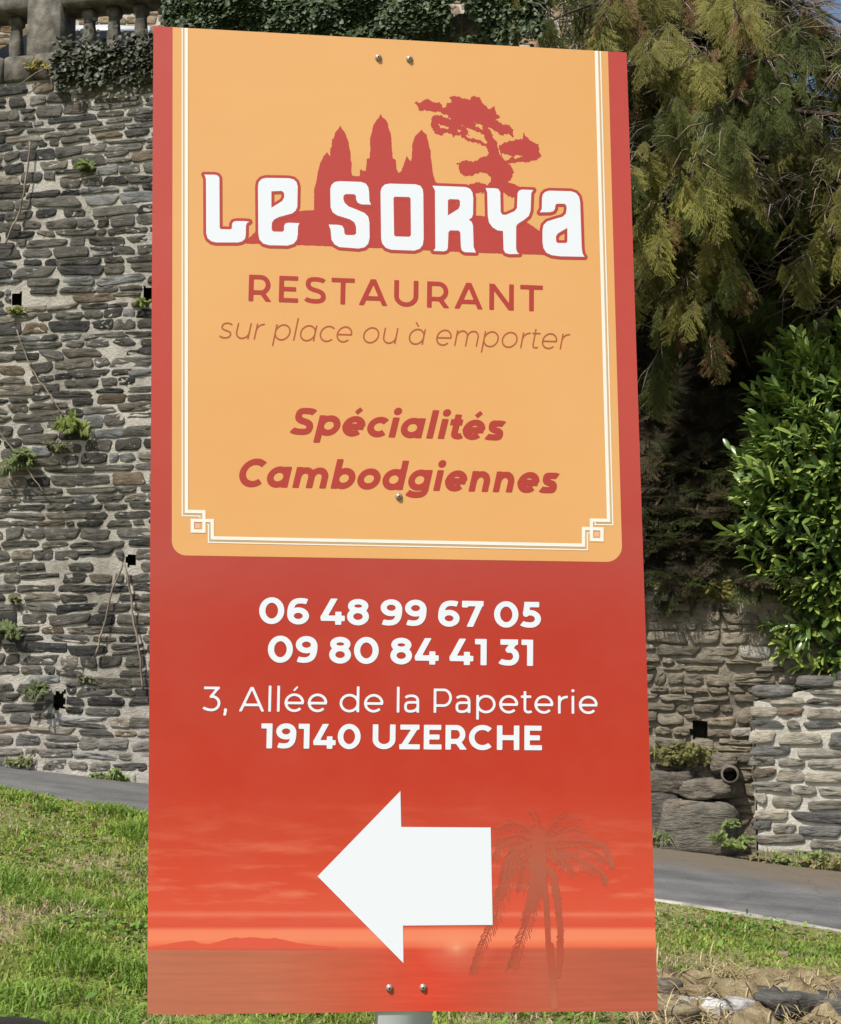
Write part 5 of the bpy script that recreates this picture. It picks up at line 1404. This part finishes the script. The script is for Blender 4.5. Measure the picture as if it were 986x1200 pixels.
# sun glow at the horizon
gp = loc(535, 1111); sub = N(n, 'ShaderNodeVectorMath', operation='SUBTRACT'); n.links.new(tc.outputs['Object'], sub.inputs[0]); sub.inputs[1].default_value = (gp[0] + off3[0], off3[1], gp[1] + off3[2])
sc_ = N(n, 'ShaderNodeVectorMath', operation='MULTIPLY'); n.links.new(sub.outputs[0], sc_.inputs[0]); sc_.inputs[1].default_value = (1, 0, 1.5)
ln_ = N(n, 'ShaderNodeVectorMath', operation='LENGTH'); n.links.new(sc_.outputs[0], ln_.inputs[0])
gl = ramp(n, ln_.outputs['Value'], [(0, g(.85)), (.012, g(.45)), (.035, g(.18)), (.10, g(0))])
c = mixc(n, gl.outputs[0], c, alb(252, 176, 140))
c = wear(n, c); n.links.new(c, b.inputs['Base Color']); b.inputs['Roughness'].default_value = .40; b.inputs['Specular IOR Level'].default_value = .4
mpn = N(n, 'ShaderNodeMapping'); n.links.new(tc.outputs['Object'], mpn.inputs[0]); mpn.inputs['Scale'].default_value = (2.5, 1, 7)
bump(n, b, noise(n, 1.2, 2, .5, vec=mpn.outputs[0]).outputs[0], .05, .02)

# ---- the board: printed face, pale core edge, slightly wavy lower edge
def edge_pts(a, b_, n_, wave=0):
    out = []
    for k in range(n_):
        t_ = k / n_; px = a[0] + (b_[0] - a[0]) * t_; py = a[1] + (b_[1] - a[1]) * t_
        if wave: py += wave * (math.sin(t_ * 9.0) + .5 * math.sin(t_ * 21 + 1))
        out.append(loc(px, py))
    return out
out = np.array(edge_pts(TL, TR, 4) + edge_pts(TR, BR, 4) + edge_pts(BR, BL, 40, 1.0) + edge_pts(BL, TL, 4))
bmn = bmesh.new(); TH = .005
fv = [bmn.verts.new(p) for p in sp3(out, 0)]; bv = [bmn.verts.new(p) for p in sp3(out, TH)]
f1 = bmn.faces.new(fv); f2 = bmn.faces.new(bv[::-1]); f1.material_index = 0; f2.material_index = 1
for k in range(len(fv)):
    f = bmn.faces.new([fv[k], bv[k], bv[(k + 1) % len(fv)], fv[(k + 1) % len(fv)]]); f.material_index = 1
bmesh.ops.recalc_face_normals(bmn, faces=bmn.faces[:]); bmesh.ops.triangulate(bmn, faces=[f1, f2])
me = bpy.data.meshes.new('board'); bmn.to_mesh(me); bmn.free()
me.materials.append(m_board); me.materials.append(mat_flat('board_core', (.72, .66, .62), .6, .3))
o = bpy.data.objects.new('board', me); COL.objects.link(o); o.parent = sign

def poly_loops(polys, hpx=.35, grow=0.0, wob=0.0, pad=6, strokes=(), holes=()):
    """union of photograph-space polygons/strokes -> loops in the sign plane"""
    allp = np.concatenate([np.array(p, float) for p in polys] + [np.array(s[0], float) for s in strokes])
    x0, y0 = allp.min(0) - pad - grow; x1, y1 = allp.max(0) + pad + grow
    X, Y = sd_grid((x0, x1, y0, y1), hpx); d = np.full(X.shape, 1e9)
    for p in polys: d = np.minimum(d, sd_poly(X, Y, p))
    for s in strokes: d = np.minimum(d, sd_stroke(X, Y, s[0], s[1], False, False))
    for p in holes: d = np.maximum(d, -sd_poly(X, Y, p))
    if wob:
        nz = fbm(np.c_[X.ravel(), Y.ravel()], wob[1], 5, 3).reshape(X.shape) - .5; d = d + nz * wob[0] * 2
    d = d - grow
    lp = contours(d, x0, y0, hpx)
    return [np.array([loc(*q) for q in P]) for P in lp]

# cream field with its rounded lower corners
def corner(cx, cy, rr_, a0, a1): return [(cx + rr_ * math.cos(R(a)), cy + rr_ * math.sin(R(a))) for a in np.linspace(a0, a1, 14)]
cream = [(202.6, 31.9)] + [(201.6, 632)] + corner(219, 633.5, 17.5, 180, 90) + corner(711, 640.5, 18, 90, 0) + [(729, 640), (712.6, 60.3)]
print_mesh('cream_field', [np.array([loc(*q) for q in cream])], -.0003, m_cream)
# double white border with the knotted corners
path = [(218.6, 33.1), (218.8, 599.3), (239.3, 599.8), (239.3, 622.6), (225.7, 622.3), (225.7, 609.8), (249, 610.2), (249.2, 630.4), (683.8, 639.0), (684.0, 619.4), (705.6, 619.9), (705.6, 632.8), (693.2, 632.5), (693.2, 609.6), (713.3, 609.9), (698.9, 59.8)]
mid = [(216.2, 33), (216.2, 602.2), (236.4, 602.6), (236.4, 606)], [(243, 612.4), (246.6, 612.6), (246.6, 633), (686.3, 641.8), (686.4, 622.4), (690, 622.4)], [(696, 606), (696, 612.4), (716, 612.6), (701.4, 60)]
thin = [(213.9, 32.8), (213.9, 604.4), (234.6, 604.9), (234.6, 607)], [(243, 614.6), (244.6, 614.7), (244.6, 635.6), (688.4, 644.3), (688.4, 624.8), (691, 624.8)], [(697.6, 611), (697.6, 614.8), (718.3, 615.1), (703.7, 60.1)]
def stroke_obj(name, paths, hw_px, mat, y):
    loops = []
    A = [np.array(p, float) for p in paths]
    # straight runs are built piece by piece, mitred into one outline each
    V = []; F = []; k = 0
    for P in A:
        n_ = len(P); Lf = []; Rt = []
        for i_ in range(n_):
            d0 = P[i_] - P[i_ - 1] if i_ else P[1] - P[0]; d1 = P[i_ + 1] - P[i_] if i_ < n_ - 1 else P[-1] - P[-2]
            d0 = d0 / np.linalg.norm(d0); d1 = d1 / np.linalg.norm(d1); n0 = np.array([-d0[1], d0[0]]); n1 = np.array([-d1[1], d1[0]])
            m_ = n0 + n1; m_ = m_ / (m_ @ m_) * 2
            Lf.append(P[i_] + m_ * hw_px); Rt.append(P[i_] - m_ * hw_px)
        for i_ in range(n_ - 1):
            V += [loc(*Lf[i_]), loc(*Rt[i_]), loc(*Rt[i_ + 1]), loc(*Lf[i_ + 1])]; F.append([k, k + 1, k + 2, k + 3]); k += 4
    V = np.array(V); W3 = sp3(V, y)
    W3[:, 1] -= np.repeat(np.arange(len(F)) * .00001, 4)       # crossings of the knot lie one over the other
    return mesh_np(name, W3, F, mat, sign, world=False)
stroke_obj('border_line', [path], 1.95, m_ivory, -.0012)
stroke_obj('border_shade', mid, .8, m_grey, -.0006)
stroke_obj('outer_line', thin, .75, m_ivory, -.0009)
for q in ([(229.5, 613.5), (234.5, 613.5), (234.5, 619), (229.5, 619)], [(697, 623.5), (702, 623.5), (702, 629), (697, 629)]): print_mesh('corner_knot', poly_loops([q], .3), -.0007, m_pink)

# ---- logo: temple towers, hill and pine in red behind the name
def zp(pts, ox, oy, k): return [(ox + a / k, oy + b_ / k) for a, b_ in pts]
K7 = 986 / 140.0; K5 = 986 / 180.0
temple = zp([(45, 657), (46, 560), (62, 500), (66, 470), (72, 440), (85, 390), (108, 345), (128, 322), (148, 345), (150, 295), (160, 285), (160, 240), (170, 232), (180, 195), (205, 165), (212, 150), (222, 165), (245, 195), (255, 225), (265, 250), (272, 300), (278, 312), (280, 370), (286, 385), (284, 440), (290, 472), (338, 474), (340, 432), (350, 430), (356, 442), (378, 438), (385, 362), (402, 360), (406, 300), (403, 230), (415, 200), (425, 150), (450, 110), (464, 95), (472, 75), (482, 95), (505, 110), (520, 135), (522, 165), (535, 195), (541, 240), (545, 300), (550, 362), (568, 368), (575, 430), (588, 452), (605, 440), (640, 348), (668, 382), (674, 340), (676, 260), (695, 215), (722, 190), (735, 175), (748, 190), (765, 205), (778, 250), (784, 290), (792, 310), (796, 360), (802, 400), (806, 450), (816, 490), (830, 520), (840, 700), (45, 700)], 360, 120, K5)
hill = [(286, 285), (300, 271), (310, 262), (350, 247.4), (369, 246.2), (369, 225), (512, 214), (530, 235), (557, 252.6), (572, 253.8), (600, 257), (618.5, 261), (632, 270.5), (650, 282), (650, 299), (611, 297.6), (556, 296), (460, 291.5), (375, 288), (365, 287.6)]
print_mesh('temple_silhouette', poly_loops([temple, hill], .3, 0, (.6, .55)), -.0007, m_red)
pine_polys = [zp(p, 470, 100, K5) for p in (
    [(88, 105), (125, 112), (165, 88), (205, 108), (250, 110), (275, 150), (300, 120), (328, 112), (315, 75), (350, 64), (400, 85), (440, 95), (470, 65), (500, 78), (540, 130), (560, 152), (600, 138), (612, 180), (632, 200), (612, 222), (645, 248), (700, 256), (722, 290), (718, 332), (690, 312), (640, 318), (600, 285), (560, 272), (530, 280), (500, 245), (470, 262), (430, 262), (350, 232), (300, 195), (240, 170), (180, 165), (120, 158)],
    [(198, 200), (240, 188), (300, 212), (350, 225), (400, 258), (432, 290), (432, 320), (390, 318), (340, 328), (300, 302), (250, 322), (212, 300), (193, 250)],
    [(628, 390), (680, 360), (730, 352), (780, 345), (788, 308), (812, 340), (850, 365), (882, 380), (890, 430), (903, 450), (860, 482), (800, 492), (740, 488), (690, 500), (660, 470), (636, 430)],
    [(363, 500), (420, 480), (460, 490), (520, 463), (560, 448), (568, 560), (500, 562), (450, 582), (390, 577), (372, 535)],
    [(560, 450), (640, 450), (690, 500), (728, 545), (705, 600), (690, 622), (760, 650), (850, 662), (845, 700), (740, 728), (690, 712), (660, 690), (560, 690), (460, 692), (438, 640), (490, 622), (560, 640), (592, 605), (540, 560), (520, 500)])]
def zs(pts, w_): return (zp(pts, 470, 100, K5), w_ / K5 / 2)
pine_st = [zs([(610, 650), (612, 520), (600, 440), (585, 380)], 70), zs([(590, 400), (575, 350), (550, 300)], 52), zs([(550, 310), (500, 285), (400, 250), (350, 225)], 24), zs([(585, 425), (560, 395), (510, 365), (430, 345), (385, 315)], 20), zs([(640, 520), (700, 490), (800, 478)], 18)]
pine_holes = [zp(p, 470, 100, K5) for p in ([(648, 440), (690, 448), (712, 458), (690, 480), (662, 468)], [(722, 452), (778, 448), (765, 468), (735, 472)], [(240, 250), (310, 265), (300, 280), (250, 268)], [(470, 235), (525, 262), (500, 262)], [(360, 285), (400, 290), (380, 305)])]
print_mesh('pine_silhouette', poly_loops(pine_polys, .28, 0, (1.9, .48), strokes=pine_st, holes=pine_holes), -.00065, m_red)

LET = {
 'L': ([(100, 103), (190, 104), (215, 111), (229, 130), (231, 540), (238, 553), (322, 555), (330, 545), (331, 510), (343, 492), (370, 486), (440, 487), (478, 492), (455, 505), (448, 525), (447, 600), (440, 635), (415, 657), (380, 665), (200, 665), (160, 655), (130, 630), (118, 590), (116, 140), (108, 116)], [], 225, 190),
 'e': ([(545, 200), (552, 165), (575, 140), (610, 130), (800, 133), (840, 142), (865, 165), (875, 200), (872, 370), (858, 402), (830, 425), (720, 455), (680, 475), (662, 502), (660, 555), (672, 573), (748, 575), (760, 562), (761, 525), (773, 506), (800, 500), (890, 504), (878, 530), (875, 600), (868, 642), (840, 676), (790, 691), (640, 688), (590, 675), (557, 640), (548, 590)], [[(658, 243), (742, 240), (760, 255), (762, 290), (745, 322), (658, 376)]], 225, 190),
 'S': ([(85, 190), (95, 155), (120, 130), (160, 122), (340, 128), (380, 142), (402, 175), (408, 220), (410, 285), (424, 318), (345, 316), (312, 302), (298, 272), (297, 245), (285, 232), (215, 230), (197, 243), (195, 270), (205, 300), (235, 330), (300, 355), (370, 385), (400, 415), (410, 460), (412, 590), (400, 640), (370, 670), (320, 680), (160, 668), (120, 645), (95, 605), (88, 525), (72, 480), (150, 482), (185, 490), (201, 515), (204, 552), (216, 566), (282, 567), (299, 555), (298, 500), (285, 465), (250, 440), (140, 405), (105, 380), (88, 340)], [], 375, 195),
 'O': ([(500, 210), (510, 175), (535, 150), (575, 142), (790, 148), (830, 160), (850, 190), (855, 230), (858, 600), (850, 650), (825, 682), (780, 697), (590, 690), (545, 675), (515, 640), (505, 600)], [[(609, 262), (620, 252), (737, 255), (748, 268), (751, 568), (740, 581), (625, 578), (614, 567)]], 375, 195),
 'R': ([(82, 124), (360, 135), (395, 150), (415, 180), (422, 230), (420, 360), (410, 390), (386, 405), (410, 425), (420, 455), (425, 630), (444, 678), (350, 675), (325, 660), (318, 630), (313, 512), (300, 496), (230, 495), (217, 510), (212, 640), (202, 660), (180, 668), (90, 664), (107, 640), (104, 165)], [[(213, 245), (228, 237), (300, 240), (310, 253), (310, 290), (298, 316), (213, 369)]], 495, 200),
 'Y': ([(521, 144), (600, 145), (630, 152), (645, 180), (648, 340), (660, 362), (690, 365), (760, 335), (780, 310), (785, 190), (795, 167), (820, 156), (918, 160), (901, 185), (895, 330), (880, 375), (845, 405), (790, 440), (776, 460), (775, 640), (782, 670), (802, 690), (720, 691), (685, 681), (670, 655), (665, 500), (620, 495), (580, 470), (550, 430), (540, 380), (535, 180)], [], 495, 200),
 'a': ([(318, 225), (325, 195), (345, 175), (380, 165), (560, 170), (600, 185), (625, 215), (635, 260), (648, 640), (655, 685), (672, 713), (470, 709), (400, 700), (355, 680), (330, 640), (322, 590), (322, 490), (330, 450), (360, 420), (420, 400), (490, 380), (515, 355), (522, 310), (517, 285), (500, 275), (440, 275), (429, 290), (428, 315), (415, 335), (385, 345), (298, 346), (316, 318)], [[(527, 475), (527, 587), (516, 597), (450, 597), (437, 586), (435, 545), (450, 520)]], 590, 200),
}
def chaikin(P, it=1):
    P = np.array(P, float)
    for _ in range(it):
        N_ = np.roll(P, -1, 0); P = np.stack([P * .78 + N_ * .22, P * .22 + N_ * .78], 1).reshape(-1, 2)
    return P
lw, lr = [], []
for kx_, (po, ho, ox, oy) in LET.items():
    P = zp(po, ox, oy, K7); Hh = [zp(q, ox, oy, K7) for q in ho]
    lw += poly_loops([P], .22, -0.15, holes=Hh); lr += [(P, Hh)]
print_mesh('name_lettering', lw, -.0012, m_white)
# red keyline round the letters
allx = np.concatenate([np.array(P) for P, _ in lr]); x0, y0 = allx.min(0) - 8; x1, y1 = allx.max(0) + 8
Xg, Yg = sd_grid((x0, x1, y0, y1), .3); d = np.full(Xg.shape, 1e9)
for P, Hh in lr:
    e = sd_poly(Xg, Yg, P)
    for q in Hh: e = np.maximum(e, -sd_poly(Xg, Yg, q))
    d = np.minimum(d, e)
lp = [np.array([loc(*q) for q in P]) for P in contours(d - 3.2, x0, y0, .3)]
print_mesh('name_keyline', lp, -.0010, m_red)

# ---- the lines of text
text_line('lettering', 'RESTAURANT', (291.3, 352.8), (636.2, 365.2), 31, .165, m_redt, track=.115)
text_line('lettering', 'sur plαce ou à emporter', (256, 396.5), (667, 409.8), 25.5, .070, m_thin, slant=.20, track=.055, space=.34)
text_line('lettering', 'Spéciαlités', (339.5, 509.2), (591.5, 516.4), 31.8, .225, m_redt, slant=.21, track=-.02)
text_line('lettering', 'Cαmbodgiennes', (277, 570.2), (654.5, 578.2), 33, .225, m_redt, slant=.21, track=-.02)
text_line('lettering', '06 48 99 67 05', (303.6, 730.8), (634.0, 735.8), 30.8, .208, m_white)
text_line('lettering', '09 80 84 41 31', (313.8, 776.2), (624.8, 780.4), 31.2, .208, m_white)
text_line('lettering', '3, Allée de la Papeterie', (237.2, 833.4), (700.6, 836.6), 28.8, .105, m_white, track=.045)
text_line('lettering', '19140 UZERCHE', (306, 876.9), (635.2, 879.2), 29.2, .205, m_white)
print_mesh('arrow', [np.array([loc(*q) for q in [(372.4, 1026.8), (469.4, 927), (470.3, 969), (575.2, 969.7), (577.5, 1083.8), (472.4, 1084.6), (473, 1128.6)]])], -.0009, m_white)

# ---- far hills and the palm of the printed sunset
m_hill = print_mat('print_hill', alb(228, 96, 72))
hl = [(174, 1112)] + [(x_, 1110.5 - y_) for x_, y_ in ((174, 1), (190, 3), (205, 6), (220, 8), (226, 8.5), (236, 5), (245, 4), (256, 7), (266, 10), (276, 12.2), (284, 11), (292, 12.4), (300, 12), (312, 10.5), (322, 11.4), (334, 9), (346, 6), (360, 4), (375, 2), (395, .8))] + [(395, 1112.2)]
print_mesh('printed_hills', poly_loops([hl], .35, 0, (.3, .3)), -.0003, m_hill)
m_palm, n, b = new_mat('print_palm')
tc = N(n, 'ShaderNodeTexCoord'); sxp = N(n, 'ShaderNodeSeparateXYZ'); n.links.new(tc.outputs['Object'], sxp.inputs[0])
mr = N(n, 'ShaderNodeMapRange'); mr.inputs['From Min'].default_value = zb_; mr.inputs['From Max'].default_value = zt_; n.links.new(sxp.outputs[2], mr.inputs[0])
pr_ = ramp(n, mr.outputs[0], [(zpos(1180), alb(196, 108, 84)), (zpos(1140), alb(186, 92, 70)), (zpos(1110), alb(190, 84, 62)), (zpos(1060), alb(182, 92, 70)), (zpos(1010), alb(186, 98, 74)), (zpos(965), alb(194, 84, 62)), (zpos(940), alb(200, 76, 56))])
n.links.new(pr_.outputs[0], b.inputs['Base Color']); b.inputs['Roughness'].default_value = .42
KP = 986 / 250.0
def zq(pts): return zp(pts, 530, 930, KP)
pst = []
def fr(pts, w_): pst.append((zq(pts), w_ / KP / 2))
rp = random.Random(12)
fr([(395, 180), (415, 300), (435, 500), (445, 700), (460, 850), (472, 985)], 26); fr([(455, 700), (465, 850), (475, 985)], 28)
def frond(pts, l0, l1, dens=13, droop=1.0, side=(-1, 1), wl=4.2, w0=7):
    """a feathery frond: rachis plus hanging leaflets"""
    P = np.array(pts, float); fr(pts, w0)
    seg = np.hypot(*np.diff(P, axis=0).T); tot = seg.sum(); k = 0
    while k < tot:
        a = k; i_ = 0
        while i_ < len(seg) - 1 and a > seg[i_]: a -= seg[i_]; i_ += 1
        t_ = P[i_ + 1] - P[i_]; t_ = t_ / np.linalg.norm(t_); p = P[i_] + t_ * a; u_ = k / tot
        for sg in side:
            nn = np.array([-t_[1], t_[0]]) * sg; l = (l0 + (l1 - l0) * u_) * rp.uniform(.7, 1.15)
            vert = abs(t_[1]); dr = t_ * .75 + nn * (.75) + np.array([0, .75 * droop * (1 - vert)]); dr = dr / np.linalg.norm(dr)
            fr([tuple(p), tuple(p + dr * l * .6), tuple(p + dr * l + np.array([0, .22 * l]))], wl)
        k += dens * 1.25 * rp.uniform(.7, 1.3)
frond([(400, 260), (395, 380), (375, 500), (345, 600), (310, 700), (275, 800)], 60, 34, 11)
frond([(440, 340), (470, 380), (490, 520), (500, 640), (500, 760), (488, 840)], 26, 20, 11, w0=26)
frond([(380, 220), (300, 250), (250, 320), (235, 420), (215, 470)], 46, 34, 11)
frond([(215, 480), (205, 560), (170, 630), (130, 720), (95, 830)], 44, 26, 12)
frond([(420, 215), (520, 210), (640, 215), (710, 245), (742, 335)], 38, 22, 10, side=(1,), w0=22)
frond([(450, 270), (540, 280), (620, 320), (690, 360), (715, 395)], 60, 34, 10, side=(1,), w0=14)
frond([(400, 200), (340, 150), (270, 130), (205, 160)], 46, 26, 11)
frond([(420, 200), (470, 130), (530, 95), (580, 120)], 46, 26, 11)
frond([(400, 190), (390, 120), (370, 80)], 40, 20, 11); frond([(380, 230), (290, 215), (220, 250), (195, 300)], 40, 26, 11)
for q in ([(390, 230), (330, 240), (280, 300), (262, 380)], [(385, 215), (310, 190), (240, 200), (200, 240)], [(400, 240), (360, 300), (330, 370), (318, 440)], [(430, 230), (470, 260), (520, 330), (560, 370)], [(420, 210), (500, 180), (570, 160), (610, 180)], [(385, 260), (300, 330), (255, 420), (245, 470)], [(440, 250), (560, 240), (650, 270), (700, 310)]): frond(q, 56, 30, 12)
fr([(395, 190), (400, 260), (405, 350)], 62); fr([(400, 330), (385, 450)], 66); fr([(385, 430), (365, 520)], 56)
print_mesh('printed_palm', poly_loops([[(628, 978), (630, 978), (630, 980)]], .22, 0, (.3, .4), strokes=pst), -.0005, m_palm)

# ---- screws and post
def screw(px, py):
    p = loc(px, py); c = sp3(p, 0)[0]; rr_ = 3.3 * PXM
    mb = MB(); mb.lathe((c[0], c[1], c[2]), [(rr_ * 1.25, -.0016), (rr_ * 1.25, -.0030), (rr_ * .98, -.0034), (rr_ * .95, -.0050), (rr_ * .80, -.0070), (rr_ * .45, -.0080)], 18, 'y')
    o = mb.build('screw', M['screw'], sign, smooth=True, world=False)
    mb = MB(); mb.lathe((c[0], c[1], c[2]), [(rr_ * .40, -.0062), (rr_ * .38, -.0084)], 6, 'y')
    q = mb.build('recess', M['slot'], None, world=False); q.parent = o
for px, py in ((443.5, 68), (480, 69.5), (467.5, 582), (456.5, 1157.5), (496, 1157)): screw(px, py)
# square hollow post behind the board, plumb into the ground
p0 = loc(475.2, 1186); p1 = loc(462, 55)
hwid = np.linalg.norm(loc(507, 1186) - loc(443.5, 1186)) / 2
yb_, yf_ = .006 + hwid * 2, .006
pb = np.array([p0[0], -off3[2] - .25]); 
mb = MB()
def postring(pc):
    a = sp3(np.array([[pc[0] - hwid, pc[1]], [pc[0] + hwid, pc[1]]]), yf_); c = sp3(np.array([[pc[0] + hwid, pc[1]], [pc[0] - hwid, pc[1]]]), yb_)
    return list(a) + list(c)
t_dir = (p1 - p0) / np.linalg.norm(p1 - p0)
pg = p0 - t_dir * ((p0[1] + off3[2] + .3) / max(.2, t_dir[1]))
V = postring(pg) + postring(p1)
mb.add(V, [[0, 1, 5, 4], [1, 2, 6, 5], [2, 3, 7, 6], [3, 0, 4, 7], [4, 5, 6, 7], [3, 2, 1, 0]])
mb.build('post', M['metal'], sign, world=False)
print('done')
